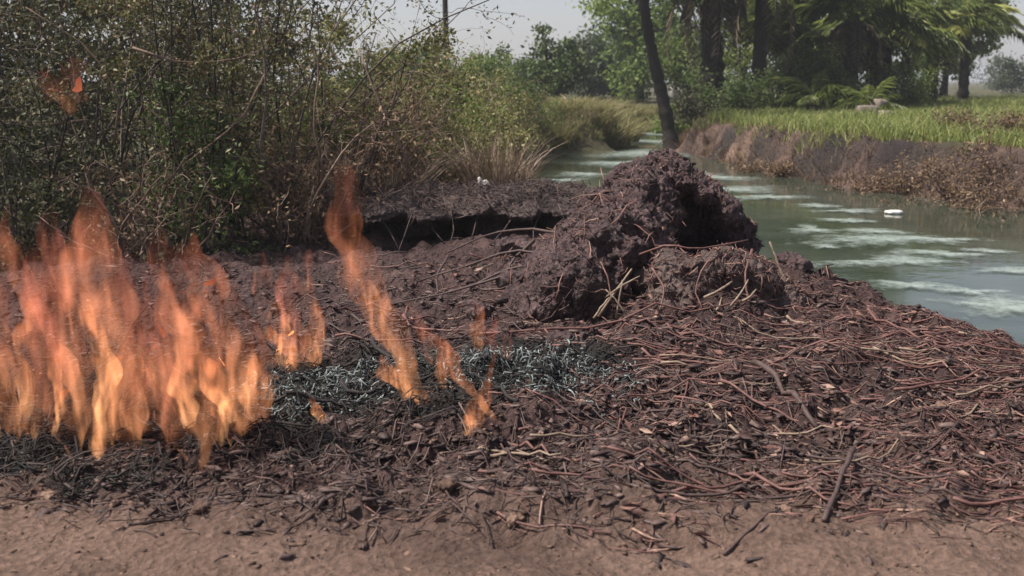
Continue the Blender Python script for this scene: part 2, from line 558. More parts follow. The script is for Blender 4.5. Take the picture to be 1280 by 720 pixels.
# ------------------------------------------------------------------ terrain
WZ = -0.40
NEAR = np.array([(14, 0.9), (8, 3.5), (5.2, 4.95), (4.0, 5.8), (3.15, 6.65), (2.45, 7.7), (1.95, 9.2), (1.1, 11.8), (0.1, 14.5), (-0.35, 17.5),
                 (-0.05, 20), (0.35, 24), (0.8, 28), (1.35, 29.6), (2.7, 30.2), (3.2, 33), (3.9, 38), (4.9, 42), (6.5, 45)])
FAR = np.array([(7.5, 44), (6.3, 40.5), (5.5, 36), (4.85, 32), (4.5, 30.2), (4.8, 27), (5.1, 24), (5.9, 20), (7.4, 16.6), (10, 14.4), (14, 12.5), (30, 9)])


def seg_dist(x, y, line):
    best = np.full(np.shape(x), 1e9)
    for (x0, y0), (x1, y1) in zip(line[:-1], line[1:]):
        dx, dy = x1 - x0, y1 - y0
        t = np.clip(((x - x0) * dx + (y - y0) * dy) / (dx * dx + dy * dy), 0, 1)
        best = np.minimum(best, np.hypot(x - x0 - t * dx, y - y0 - t * dy))
    return best


def in_poly(x, y, poly):
    c = np.zeros(np.shape(x), bool)
    j = len(poly) - 1
    for i in range(len(poly)):
        xi, yi = poly[i]; xj, yj = poly[j]
        hit = ((yi > y) != (yj > y))
        xx = (xj - xi) * (y - yi) / (yj - yi + 1e-12) + xi
        c ^= hit & (x < xx)
        j = i
    return c


RIVER = np.concatenate([NEAR, FAR])


def masks(x, y):
    """debris, char, veg, with their own ragged outlines"""
    n = fbm(x * 0.9, y * 0.9, s=40, o=4) * 0.45
    edge = 3.75 - 0.05 * np.clip(x, -2, 4) + n * 0.8
    edge = edge + 0.25 * sstep(-0.6, -2.5, x)
    deb = sstep(-0.5, 0.7, y - edge)
    c1 = np.hypot((x + 1.65) / 1.6, (y - 4.75) / 0.8)
    c2 = np.hypot((x + 0.35) / 0.95, (y - 5.25) / 0.62)
    c = np.minimum(c1, c2) + fbm(x * 2.6, y * 2.6, s=60, o=4) * 0.28
    char_dark = sstep(1.05, 0.72, c)
    dn, df = seg_dist(x, y, NEAR), seg_dist(x, y, FAR)
    char_dark = np.maximum(char_dark, np.where(df < dn, np.clip(.55 + .5 * fbm(x * 1.3, y * 1.3, s=46), .1, .85) * sstep(1.6, .7, df), 0))  # far bank: same mask darkens the unburnt face, unevenly, strongest near the water
    veg = np.where(df < dn, sstep(0.9, 1.8, df + n), 0.0) * (y > 9)
    veg = np.maximum(veg, sstep(11.5, 14, y - 0.2 * x) * (dn < df))
    deb = np.where(df < dn, np.clip(0.4 + fbm(x * .7, y * .7, s=44) * .5, 0.0, .9), deb)
    return deb, char_dark, veg


def hgt(x, y):
    x = np.asarray(x, float); y = np.asarray(y, float)
    dn, df = seg_dist(x, y, NEAR), seg_dist(x, y, FAR)
    wob = fbm(x * 0.8, y * 0.8, s=3, o=4) * 0.22
    inside = in_poly(x, y, RIVER)
    d = np.minimum(dn, df)
    d = np.where(inside, -d, d) + wob * sstep(60, 20, y)
    wr = dn / (dn + df + 1e-6)
    wr = sstep(0.42, 0.58, wr)
    # local land height
    near = 0.0 + 0.16 * sstep(4.2, 6.6, y + 0.1 * x) * sstep(-1.5, 1.0, x) + 0.06 * sstep(1.0, 1.6, x) * sstep(5.5, 7, y) - 0.2 * sstep(1.7, 3.1, x) * sstep(5.0, 6.6, y)
    near = near + 0.15 * sstep(9, 16, y)
    near = near + 0.09 * np.exp(-(((x + 1.6) / 1.5) ** 2 + ((y - 5.1) / 0.6) ** 2)) + 0.05 * np.exp(-(((x + 0.2) / 0.9) ** 2 + ((y - 5.3) / 0.5) ** 2))
    right = 0.45 + 0.25 * sstep(22, 60, y)
    H = near * (1 - wr) + right * wr
    wb = 0.75 * (1 - wr) + 1.0 * wr
    t = np.clip(d / wb, 0, 1)
    prof = t * t * (3 - 2 * t)
    land = WZ + (H - WZ) * prof
    bed = WZ - np.clip(-d * 0.7, 0, 0.7)
    z = np.where(d > 0, land, bed)
    deb, char_dark, veg = masks(x, y)
    fine = sstep(24, 12, y)
    rough = 0.020 + 0.05 * np.maximum(deb, 0.6 * char_dark)
    z = z + rough * fine * (fbm(x * 2.4, y * 2.4, s=11, o=3) * 0.9 + fbm(x * 9, y * 9, s=21, o=3) * 0.45) * (d > -0.1)
    z = z + 0.016 * fine * deb * np.abs(fbm(x * 14, y * 14, s=31, o=3))
    z = z + 0.012 * fine * (fbm(x * 5, y * 7, s=51, o=4)) * (d > 0)
    z = z + fine * (d > 0) * (y < 8) * sstep(3.3, 4.2, y) * 0.03 * np.clip(fbm(x * 17, y * 17, s=57, o=3, g=.6), 0, 1)
    z = z + wr * (d > 0.05) * (1 - prof) * prof * 4 * 0.3 * fbm(x * 1.7, y * 1.7, s=75, o=4, g=.65) * sstep(45, 30, y)
    z = z + sstep(14, 30, y) * (d > 0.5) * 0.08 * fbm(x * 0.5, y * 0.5, s=71, o=4)
    return z


def hz(x, y):
    return float(hgt(np.array([x]), np.array([y]))[0])


def build_ground():
    th = np.concatenate([np.linspace(-58, -27.5, 40), np.linspace(-27, 27, 560), np.linspace(27.5, 58, 40)])
    tx = np.tan(np.radians(th))
    rows = [-0.6]
    while rows[-1] < 1500:
        y = rows[-1]
        r = 0.05 if y < 2.4 else 0.0046 * y + 0.002 if y < 13 else 0.0065 * y if y < 34 else 0.014 * y if y < 60 else 0.07 * y
        rows.append(y + r)
    yy = np.array(rows)
    Y, T = np.meshgrid(yy, tx, indexing='ij')
    X = T * (Y + 1.2)
    Z = hgt(X.ravel(), Y.ravel())
    v = np.stack([X.ravel(), Y.ravel(), Z], 1)
    nr, nc = Y.shape
    a = (np.arange(nr - 1)[:, None] * nc + np.arange(nc - 1)[None, :]).ravel()
    q = np.stack([a, a + 1, a + nc + 1, a + nc], 1)
    me = mesh_np('ground', v, q, M['ground'], True)
    deb, char_dark, veg = masks(X.ravel(), Y.ravel())
    colr = np.stack([deb, char_dark, veg, np.ones_like(deb)], 1).astype(np.float32)
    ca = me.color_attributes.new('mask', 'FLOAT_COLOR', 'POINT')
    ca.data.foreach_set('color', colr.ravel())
    tag(link('ground', me), kind='structure')


build_ground()

# water sheet
wx, wy = np.meshgrid(np.linspace(-3, 34, 30), np.linspace(1.0, 47, 40), indexing='ij')
wv = np.stack([wx.ravel(), wy.ravel(), np.full(wx.size, WZ)], 1)
a = (np.arange(29)[:, None] * 40 + np.arange(39)[None, :]).ravel()
tag(link('river_water', mesh_np('river_water', wv, np.stack([a, a + 40, a + 41, a + 1], 1), M['water'], True)), kind='structure')


# ------------------------------------------------------------------ mound, clod, ledge
def ico(sub):
    import bmesh
    bm = bmesh.new()
    bmesh.ops.create_icosphere(bm, subdivisions=sub, radius=1.0)
    v = np.array([x.co[:] for x in bm.verts]); f = np.array([[k.index for k in x.verts] for x in bm.faces])
    bm.free()
    return v, f


ICO3, ICO1 = ico(3), ico(1)


def blob_mesh(name, blobs, voxel, mat, amp, freq, seed, rag=0.0):
    """rounded boulders of mud fused into one lump, then roughened"""
    parts = []
    for (c, r, e, pw) in blobs:
        v, f = ICO3
        w = np.sign(v) * np.abs(v) ** pw                     # pw < 1: boxier
        w = w * np.array(r)
        m = np.array(Matrix.Rotation(e[2], 3, 'Z') @ Matrix.Rotation(e[1], 3, 'Y') @ Matrix.Rotation(e[0], 3, 'X'))
        parts.append((w @ m.T + np.array(c), f))
    v, f = join_geo(parts)
    me = mesh_np(name + '_src', v, f)
    o = link(name + '_src', me)
    md = o.modifiers.new('r', 'REMESH')
    md.mode = 'VOXEL'
    md.voxel_size = voxel
    sm = o.modifiers.new('s', 'SMOOTH')
    sm.iterations = 3
    sm.factor = 0.5
    dg = bpy.context.evaluated_depsgraph_get()
    me2 = bpy.data.meshes.new_from_object(o.evaluated_get(dg))
    bpy.data.objects.remove(o)
    bpy.data.meshes.remove(me)
    n = len(me2.vertices)
    co = np.empty(n * 3, np.float32); me2.vertices.foreach_get('co', co); co = co.reshape(-1, 3).astype(float)
    no = np.empty(n * 3, np.float32); me2.vertices.foreach_get('normal', no); no = no.reshape(-1, 3)
    x, y, z = co.T
    d = fbm(x * freq, y * freq, z * freq, s=seed, o=5, g=0.56)
    rd = 1 - np.abs(fbm(x * freq * 2.2, y * freq * 2.2, z * freq * 1.6, s=seed + 9, o=4))
    co = co + no * (amp * (d * 0.9 + (rd - 0.6) * 0.7))[:, None]
    if rag:
        co[:, 2] += rag * fbm(x * 6, y * 6, s=seed + 17, o=3) * sstep(0.0, 0.3, no[:, 2])
    me2.vertices.foreach_set('co', co.astype(np.float32).ravel())
    me2.polygons.foreach_set('use_smooth', np.ones(len(me2.polygons), bool))
    me2.update()
    me2.materials.clear()
    me2.materials.append(mat)
    me2.name = name
    return me2


def surf_points(me, n, rng, up=-1.0):
    me.calc_loop_triangles()
    m = len(me.loop_triangles)
    t = np.empty(m * 3, np.int32); me.loop_triangles.foreach_get('vertices', t); t = t.reshape(-1, 3)
    co = np.empty(len(me.vertices) * 3, np.float32); me.vertices.foreach_get('co', co); co = co.reshape(-1, 3)
    A, B, C = co[t[:, 0]], co[t[:, 1]], co[t[:, 2]]
    nr = np.cross(B - A, C - A)
    ar = np.linalg.norm(nr, axis=1)
    nr = nr / (ar[:, None] + 1e-12)
    w = ar * (nr[:, 2] > up)
    i = rng.choice(m, n, p=w / w.sum())
    a, b = rng.random(n), rng.random(n)
    fl = a + b > 1
    a = np.where(fl, 1 - a, a); b = np.where(fl, 1 - b, b)
    p = A[i] + (B[i] - A[i]) * a[:, None] + (C[i] - A[i]) * b[:, None]
    return p.astype(float), nr[i].astype(float)


def fibres_on(me, n, rng, lmin, lmax, r0, up=-0.5, lift=0.3, down=0.5):
    p, nr = surf_points(me, n, rng, up)
    d = rng.normal(size=(n, 3)); d[:, 2] -= down
    d -= nr * np.sum(d * nr, 1)[:, None]
    d /= np.linalg.norm(d, axis=1, keepdims=True) + 1e-9
    L = rng.uniform(lmin, lmax, n)
    t = np.linspace(-0.5, 0.5, 4)
    path = p[:, None] + d[:, None] * (L[:, None] * t[None])[..., None]
    path = path + nr[:, None] * (r0 + L[:, None] * lift * rng.random(n)[:, None] * (0.25 - t[None] ** 2))[..., None]
    path[:, 1:3] += rng.normal(size=(n, 2, 3)) * (L * 0.06)[:, None, None]
    rad = r0 * rng.uniform(0.5, 1.5, n)[:, None] * np.array([0.7, 1.0, 0.9, 0.5])[None]
    return tubes(path, rad, 3)


Z3 = (0, 0, 0)
mound = empty('mud_mound', (0.9, 7.7, 0.0), 'tall purplish brown mound of oily mud with a jutting top and dark hollow', 'mud mound')


def off(me, o):
    me.transform(Matrix.Translation(-Vector(o)))
    return me


MO = (0.9, 7.7, 0.0)
heap_me = blob_mesh('heap', [
    ((0.40, 7.06, 0.27), (0.27, 0.34, 0.22), (0.15, -0.6, 0.35), 0.85),
    ((0.58, 7.30, 0.38), (0.29, 0.38, 0.24), (0.1, -0.65, 0.35), 0.9),
    ((0.76, 7.55, 0.52), (0.27, 0.40, 0.25), (0.1, -0.7, 0.3), 0.9),
    ((0.93, 7.78, 0.68), (0.23, 0.38, 0.24), (0.1, -0.6, 0.2), 0.9),
    ((1.06, 7.92, 0.80), (0.17, 0.32, 0.17), (0.1, -0.4, 0.1), 0.9),
    ((0.55, 7.85, 0.18), (0.45, 0.45, 0.30), (0, -0.4, 0), 0.9),
    ((0.88, 7.95, 0.30), (0.28, 0.40, 0.40), (0, -0.2, 0), 0.9),
    ((1.32, 8.40, 0.24), (0.50, 0.30, 0.46), Z3, 0.9),
    ((1.26, 8.06, 0.50), (0.28, 0.24, 0.34), (0, 0.2, 0), 0.85),
    ((1.10, 7.80, 0.92), (0.09, 0.14, 0.08), (0.2, -0.5, 0.4), 0.6), ((0.90, 7.55, 0.78), (0.10, 0.12, 0.08), (0.3, -0.9, 0.2), 0.6),
    ((0.72, 7.25, 0.58), (0.11, 0.13, 0.09), (0.3, -0.7, 0.6), 0.6), ((0.50, 6.95, 0.36), (0.12, 0.12, 0.09), (0.4, -0.6, 0.1), 0.6),
    ((0.86, 7.30, 0.40), (0.12, 0.14, 0.14), (0.1, 0.3, 0.3), 0.65), ((0.62, 7.0, 0.20), (0.12, 0.14, 0.14), (0.2, 0.2, 0.9), 0.65),
    ((0.36, 7.3, 0.42), (0.13, 0.15, 0.08), (0.1, -0.7, 0.3), 0.6), ((1.40, 7.72, 0.70), (0.10, 0.12, 0.07), (0.1, 0.7, 0.3), 0.6),
    ((0.22, 7.75, 0.08), (0.36, 0.45, 0.15), Z3, 1.0),
    ((0.28, 7.00, 0.16), (0.24, 0.30, 0.15), (0, -0.45, 0.3), 0.9),
    ((0.50, 7.55, 0.30), (0.36, 0.36, 0.22), (0, -0.5, 0.2), 0.9),
], 0.013, M['mud'], 0.055, 5.2, 101, 0.03)
heap = link('heap', off(heap_me, MO), mound)
slab_me = blob_mesh('overhang', [
    ((1.16, 7.90, 0.86), (0.16, 0.34, 0.10), (0.05, 0.35, 0.0), 0.85),
    ((1.32, 7.90, 0.76), (0.17, 0.33, 0.085), (0.05, 0.62, 0.0), 0.85),
    ((1.46, 7.88, 0.62), (0.15, 0.30, 0.085), (0, 0.85, 0.05), 0.85),
    ((1.56, 7.86, 0.44), (0.09, 0.26, 0.14), (0, 0.3, 0.1), 0.85),
    ((1.03, 7.62, 0.66), (0.10, 0.12, 0.13), (0, 0.3, 0), 0.85),
], 0.013, M['mud'], 0.045, 6.2, 131, 0.025)
slab = link('overhang', off(slab_me, MO), mound)
flap_me = blob_mesh('clay_face', [((1.02, 7.49, 0.62), (0.075, 0.045, 0.12), (0.15, 0.3, 0.1), 0.75)], 0.012, M['flap'], 0.012, 9, 141)
tag(link('clay_face', off(flap_me, MO), mound), 'reddish bare clay face broken open below the top')
v, f = join_geo([fibres_on(heap_me, 4200, R, 0.02, 0.08, 0.0026, lift=.12), fibres_on(slab_me, 1200, R, 0.02, 0.07, 0.0026, lift=.12)])
tag(link('fibre_cover', mesh_np('fibre_cover', v, f, M['dark_stem']), mound), kind='stuff')
v, f = join_geo([fibres_on(heap_me, 520, R, 0.06, 0.34, 0.0036, -0.2, 0.3), fibres_on(slab_me, 300, R, 0.03, 0.12, 0.0026, 0.0, 0.5)])
tag(link('stem_cover', mesh_np('stem_cover', v, f, M['red_stem']), mound), kind='stuff')

def lumps_on(me, n, rng, smin, smax, up=-0.6):
    """torn crumbs of mud sticking to a lump"""
    p, nr = surf_points(me, n, rng, up)
    v0, f0 = ICO1
    s = smin + (smax - smin) * rng.random(n) ** 2.5
    q = rng.normal(size=(n, 3, 3)) * .35 + np.eye(3)[None]
    vv = np.einsum('nij,vj->nvi', q, v0) * (1 + rng.normal(size=(n, len(v0), 1)) * .25) * s[:, None, None]
    vv = vv + (p - nr * (s * .2)[:, None])[:, None]
    return vv.reshape(-1, 3), [(f0[None] + (np.arange(n) * len(v0))[:, None, None]).reshape(-1, 3)]


v, f = join_geo([lumps_on(heap_me, 2600, R, .005, .026), lumps_on(slab_me, 800, R, .005, .022)])
tag(link('crumb_cover', mesh_np('crumb_cover', v, f, M['mud']), mound), kind='stuff')
CO = (1.4, 7.2, 0.0)
clod = empty('mud_clod', CO, 'low block of grey-brown mud with a flat crusted top leaning on the mound', 'mud clod')
clod_me = blob_mesh('clod_body', [
    ((1.10, 6.95, 0.33), (0.26, 0.32, 0.12), (-0.22, 0.08, 0.25), 0.75),
    ((1.16, 6.86, 0.16), (0.27, 0.28, 0.24), (-0.1, 0.1, 0.3), 0.75),
    ((1.42, 6.98, 0.27), (0.26, 0.34, 0.19), (-0.15, 0.3, 0.1), 0.8),
    ((1.46, 6.86, 0.12), (0.20, 0.24, 0.2), (0, 0.2, 0.1), 0.8),
    ((1.70, 7.05, 0.10), (0.26, 0.36, 0.18), (0, 0.45, 0), 0.9),
], 0.013, M['clod'], 0.05, 4.6, 161, 0.02)
link('clod_body', off(clod_me, CO), clod)
v, f = join_geo([fibres_on(clod_me, 1100, R, 0.03, 0.14, 0.0032, -0.7, 0.3)])
tag(link('stem_cover', mesh_np('clod_stems', v, f, M['red_stem']), clod), kind='stuff')
v, f = lumps_on(clod_me, 1000, R, .004, .016)
tag(link('crumb_cover', mesh_np('clod_crumbs', v, f, M['clod']), clod), kind='stuff')

LO = (-0.4, 10.9, 0.0)
ledge = empty('earth_ledge', LO, 'dark undercut earth ledge with a crusted lip between the fire and the river', 'earth ledge')
bl = []
for k in range(9):
    x = -1.45 + k * 0.25
    bl.append(((x, 11.2 + 0.12 * math.sin(k * 2.1), 0.16), (0.26, 0.95, 0.20), (0, random.uniform(-.08, .08), random.uniform(-.2, .2)), 0.6))
    bl.append(((x + 0.1, 10.75 + random.uniform(-.2, .2), 0.335 + random.uniform(-.03, .03)), (0.24, 0.95, 0.06), (0.03, random.uniform(-.08, .08), random.uniform(-.2, .2)), 0.7))
ledge_me = blob_mesh('ledge_body', bl, 0.02, M['ledge'], 0.06, 3.6, 191, 0.03)
link('ledge_body', off(ledge_me, LO), ledge)
v, f = fibres_on(ledge_me, 3200, R, 0.05, 0.28, 0.004, 0.3, 0.5)
tag(link('stem_cover', mesh_np('ledge_stems', v, f, M['dark_stem']), ledge), kind='stuff')


mound.location = (0.85, 7.32, 0.0)
mound.scale = (1.03, 1.03, 1.0)
clod.location = (1.34, 6.86, 0.0)


# ------------------------------------------------------------------ loose litter (uncountable)
def drape(x, y, ang, L, r, rng, pts=5, arch=0.08, bend=0.1):
    n = len(x)
    t = np.linspace(-0.5, 0.5, pts)
    bx = rng.normal(size=n) * bend
    along = L[:, None] * t[None]
    side = (L * bx)[:, None] * (t[None] ** 2 * 4 - 0.33)
    px = x[:, None] + np.cos(ang)[:, None] * along - np.sin(ang)[:, None] * side
    py = y[:, None] + np.sin(ang)[:, None] * along + np.cos(ang)[:, None] * side
    g = hgt(px.ravel(), py.ravel()).reshape(px.shape)
    # a stem is stiff: follow the mean slope, keep it above the dips
    lin = g.mean(1)[:, None] + ((g * t[None]).sum(1) / (t ** 2).sum())[:, None] * t[None]
    z = np.maximum(0.6 * lin + 0.4 * g, g - 0.35 * r[:, None]) + r[:, None] * 0.8
    z = z + (L * arch * rng.random(n))[:, None] * (0.5 + rng.normal(size=n)[:, None] * t[None])
    return np.stack([px, py, z], -1)


def taper(n, pts, r, rng, end=0.5):
    return r[:, None] * np.linspace(1.0, end, pts)[None] * rng.uniform(0.85, 1.1, (n, pts))


def scatter(n, u0, u1, v0, v1, keep, rng, z=0.08):
    """points spread evenly over the picture's ground, dense as the photograph shows them"""
    u = rng.uniform(u0, u1, n); v = rng.uniform(v0, v1, n)
    r = (u - 640) / FPX; d = (v - 360) / FPX
    k = (z - CAM_H) / (-SP - d * CP)
    x, y = r * k, (CP - d * SP) * k
    w = keep(x, y)
    m = rng.random(n) < w
    return x[m], y[m]


def land(x, y):
    return ~in_poly(x, y, RIVER)


# matted stems over the debris
x, y = scatter(18000, 330, 1420, 330, 650, lambda x, y: masks(x, y)[0] * (1 - masks(x, y)[1] * 0.9) * land(x, y) * sstep(-0.4, 1.2, x + 0.3) * np.clip(.3 + .9 * sstep(-.3, .5, fbm(x * 1.6, y * 1.6, s=83)), 0, 1) * (.5 + .5 * sstep(.6, 2.0, x)), R)
n = len(x)
ang = np.where(R.random(n) < 0.7, R.normal(-0.22, 0.38, n), R.uniform(-1.6, 1.6, n))
L = R.uniform(0.03, 0.2, n) * (0.6 + 0.08 * y); r = R.uniform(0.0013, 0.0036, n) * (1 + 0.9 * (R.random(n) < .2))
P = drape(x, y, ang, L, r, R, 4, 0.12, 0.05)
v, f = tubes(P, taper(n, 4, r, R), 3)
tag(link('matted_stems', mesh_np('matted_stems', v, f, M['red_stem'])), 'mat of thin reddish brown dead stems covering the debris bank', 'debris', None, 'stuff')
x, y = scatter(9000, -120, 1420, 300, 640, lambda x, y: masks(x, y)[0] * (1 - masks(x, y)[1]) * land(x, y), R)
n = len(x)
L = R.uniform(0.04, 0.2, n); r = R.uniform(0.0015, 0.005, n)
P = drape(x, y, R.uniform(-3, 3, n), L, r, R, 4, 0.2, 0.15)
v, f = tubes(P, taper(n, 4, r, R), 3)
tag(link('dark_litter', mesh_np('dark_litter', v, f, M['dark_stem'])), 'dark broken twigs and fibres strewn through the mud', 'litter', None, 'stuff')


def crumbs(x, y, s, rng, long=1.0):
    v0, f0 = ICO1
    n = len(x)
    jit = 1 + rng.normal(size=(n, len(v0), 1)) * 0.42
    sc = np.stack([s * long * rng.uniform(0.7, 1.6, n), s * rng.uniform(0.7, 1.3, n), s * rng.uniform(0.25, 0.7, n)], 1)
    a = rng.uniform(0, 6.28, n)
    vv = v0[None] * jit * sc[:, None]
    ca, sa = np.cos(a)[:, None], np.sin(a)[:, None]
    vx = vv[..., 0] * ca - vv[..., 1] * sa + x[:, None]
    vy = vv[..., 0] * sa + vv[..., 1] * ca + y[:, None]
    vz = vv[..., 2] + (hgt(x, y) - s * 0.05)[:, None]
    fv = (f0[None] + (np.arange(n) * len(v0))[:, None, None]).reshape(-1, 3)
    return np.stack([vx, vy, vz], -1).reshape(-1, 3), [fv]


x, y = scatter(22000, -60, 1340, 500, 760, lambda x, y: 0.10 + 0.88 * sstep(3.55, 4.5, y + 0.35 * fbm(x * 2, y * 2, s=81)), R, 0.02)
s = np.clip(R.lognormal(-5.35, 0.5, len(x)), 0.002, 0.02)
v, f = crumbs(x, y, s, R)
tag(link('soil_crumbs', mesh_np('soil_crumbs', v, f, M['crumb'])), 'brown soil crumbs and small clods scattered over the bare dirt', 'soil', None, 'stuff')

x, y = scatter(21000, -120, 1400, 330, 700, lambda x, y: (0.08 + 0.92 * masks(x, y)[0]) * (1 - masks(x, y)[1]) * land(x, y) * sstep(3.2, 4.3, y + .4 * fbm(x * 1.5, y * 1.5, s=87)), R, 0.05)
s = R.uniform(0.005, 0.016, len(x))
v, f = crumbs(x, y, s, R, 2.6)
tag(link('mulch_chips', mesh_np('mulch_chips', v, f, M['dark_stem'])), 'splintered dark mulch chips covering the mud', 'mulch', None, 'stuff')

x, y = scatter(5000, 500, 1400, 330, 640, lambda x, y: masks(x, y)[0] * (1 - masks(x, y)[1]) * land(x, y) * sstep(-.2, .4, fbm(x * 2.2, y * 2.2, s=85)), R, .1)
v, f = leaves(np.stack([x, y, hgt(x, y) + .012], 1), .06, .85, .35, R)
tag(link('leaf_litter', mesh_np('leaf_litter', v, f, M['red_stem'])), 'flat brown dead leaves lying among the stems of the debris bank', 'leaf litter', None, 'stuff')

# charred bed of the fire and the grey ash
x, y = scatter(9000, -150, 800, 400, 620, lambda x, y: masks(x, y)[1], R, 0.05)
n = len(x)
L = R.uniform(0.03, 0.2, n); r = R.uniform(0.002, 0.006, n)
P = drape(x, y, R.uniform(-3, 3, n), L, r, R, 4, 0.45, 0.2)
v, f = tubes(P, taper(n, 4, r, R), 3)
tag(link('charred_litter', mesh_np('charred_litter', v, f, M['char_dark'])), 'black charred stems and leaves in the burning strip', 'charred litter', None, 'stuff')


def ash_keep(x, y):
    a = np.hypot((x - 0.10) / 0.55, (y - 5.2) / 0.42)
    b = np.hypot((x + 0.85) / 0.42, (y - 4.95) / 0.32)
    return sstep(1.15, 0.5, np.minimum(a, b) + 0.3 * fbm(x * 5, y * 5, s=91))


x, y = scatter(7000, 250, 800, 420, 570, ash_keep, R, 0.08)
n = len(x)
L = R.uniform(0.012, 0.06, n); r = R.uniform(0.0015, 0.005, n)
P = drape(x, y, R.uniform(-3, 3, n), L, r, R, 4, 0.6, 0.25)
P[..., 2] += 0.02
xa, ya = scatter(9000, 250, 820, 420, 570, ash_keep, R, 0.08)
v, f = join_geo([tubes(P, taper(n, 4, r, R), 3), crumbs(xa, ya, R.uniform(.003, .011, len(xa)), R, 1.4)])
tag(link('ash_strands', mesh_np('ash_strands', v, f, M['ash'])), 'curled blue-grey ash strands left by the burnt stems', 'ash', None, 'stuff')


# ------------------------------------------------------------------ single sticks
def stick(path, r0, r1, mat, label, group=None, name='stick', sides=6, knots=True, rng=R):
    p = np.array(path, float)
    m = len(p)
    t = np.linspace(0, 1, m)
    tt = np.linspace(0, 1, max(8, m))
    q = np.stack([np.interp(tt, t, p[:, k]) for k in range(3)], 1)
    q[1:-1] += rng.normal(size=(len(q) - 2, 3)) * r0 * 0.15
    rad = np.linspace(r0, r1, len(q)) * (rng.uniform(0.85, 1.2, len(q)) if knots else 1)
    o = q[0].copy()
    v, f = tubes((q - o)[None], rad[None], sides)
    ob = link(name, mesh_np(name, v, f, mat, True), None, tuple(o))
    return tag(ob, label, 'stick', group)


def ground_stick(u0, v0, u1, v1, r0, r1, mat, label, group=None, lift=(0, 0), zg=0.1, sag=0.0, name='stick'):
    a = gp(u0, v0, zg); b = gp(u1, v1, zg)
    pts = []
    for k in range(9):
        t = k / 8
        x, y = a[0] + (b[0] - a[0]) * t, a[1] + (b[1] - a[1]) * t
        pts.append([x, y, hz(x, y)])
    pts = np.array(pts)
    t = np.linspace(0, 1, 9)
    lin = np.polyval(np.polyfit(t, pts[:, 2], 1), t)
    pts[:, 2] = np.maximum(0.5 * lin + 0.5 * pts[:, 2], pts[:, 2] - 0.2 * r0) + r0 * 0.7 + lift[0] * (1 - t) + lift[1] * t - sag * np.sin(math.pi * t)
    return stick(pts, r0, r1, mat, label, group, name)


ground_stick(1066, 578, 1030, 652, 0.012, 0.009, M['dark_stem'], 'short dark stick lying on bare dirt at the edge of the debris', zg=0.0, lift=(0.05, 0))
ground_stick(942, 462, 1022, 512, 0.016, 0.011, M['dark_stem'], 'thick dark stick half buried in the matted debris below the clod', lift=(0.03, 0.01))
ground_stick(600, 412, 945, 397, 0.007, 0.005, M['red_stem'], 'longest brown reed lying along the foot of the mud clod', zg=0.16, lift=(0.02, 0.04))
ground_stick(880, 497, 935, 535, 0.008, 0.005, M['pale_stem'], 'pale thin stalk lying beside the thick half-buried stick', lift=(0.02, 0.0))
ground_stick(1120, 452, 1290, 436, 0.008, 0.005, M['red_stem'], 'long straight red-brown stem lying along the debris bank above the water', zg=0.2, lift=(0.03, 0.05))
ground_stick(1085, 378, 1190, 412, 0.008, 0.006, M['red_stem'], 'sturdy red-brown stick lying down the crest of the debris bank', zg=0.22, lift=(0.04, 0.02))
ground_stick(905, 690, 975, 640, 0.006, 0.004, M['dark_stem'], 'forked-looking thin twig lying alone on the bare dirt', zg=0.0)
ground_stick(160, 655, 230, 640, 0.006, 0.004, M['dark_stem'], 'small dark twig lying on dirt in front of the fire', zg=0.0)
p = [at(962, 302, 6.75), at(975, 335, 6.7), at(985, 365, 6.65)]
stick([p[2], p[1], p[0]], 0.009, 0.006, M['pale_stem'], 'pale stick poking up from the debris crest beside the clod')
# pale stalks jammed between mound and clod
for i, (u0, v0, u1, v1, Y0, Y1, rr) in enumerate([(748, 396, 790, 336, 6.75, 6.8, .009), (770, 398, 778, 350, 6.72, 6.76, .008), (756, 372, 800, 345, 6.78, 6.74, .007), (782, 392, 757, 362, 6.7, 6.75, .007), (742, 398, 762, 372, 6.7, 6.72, .008)]):
    a, b = at(u0, v0, Y0 - .45), at(u1, v1, Y1 - .45)
    stick([a, ((a[0] + b[0]) / 2, (a[1] + b[1]) / 2 - .01, (a[2] + b[2]) / 2 + .012), b], rr, rr * .6, M['pale_stem'], 'cream broken stalk jammed between the mound and the clod', 'cream stalks between mound and clod', 'stalk')
for i, (u0, v0, u1, v1) in enumerate([(905, 392, 935, 350), (888, 396, 902, 372), (925, 378, 945, 362), (880, 372, 915, 352)]):
    a, b = at(u0, v0, 6.12), at(u1, v1, 6.24)
    stick([a, ((a[0] + b[0]) / 2, a[1] - .02, (a[2] + b[2]) / 2 + .015), b], .008, .005, M['pale_stem'], 'straw-coloured stalk sticking out of the broken front of the clod', 'straw stalks in the clod', 'stalk')
for i, pp in enumerate([[(905, 318, 6.75), (880, 330, 6.55), (868, 362, 6.5), (880, 392, 6.42)], [(800, 318, 6.8), (835, 305, 6.62), (870, 312, 6.6), (935, 300, 6.75)], [(940, 312, 6.8), (930, 345, 6.55), (938, 385, 6.45)], [(815, 335, 6.6), (832, 362, 6.5), (822, 395, 6.42)]]):
    stick([at(q[0], q[1], q[2] - .3) for q in pp], .008, .004, M['red_stem'], 'reddish root draped down the broken front of the clod', 'roots draped over the clod', 'root')
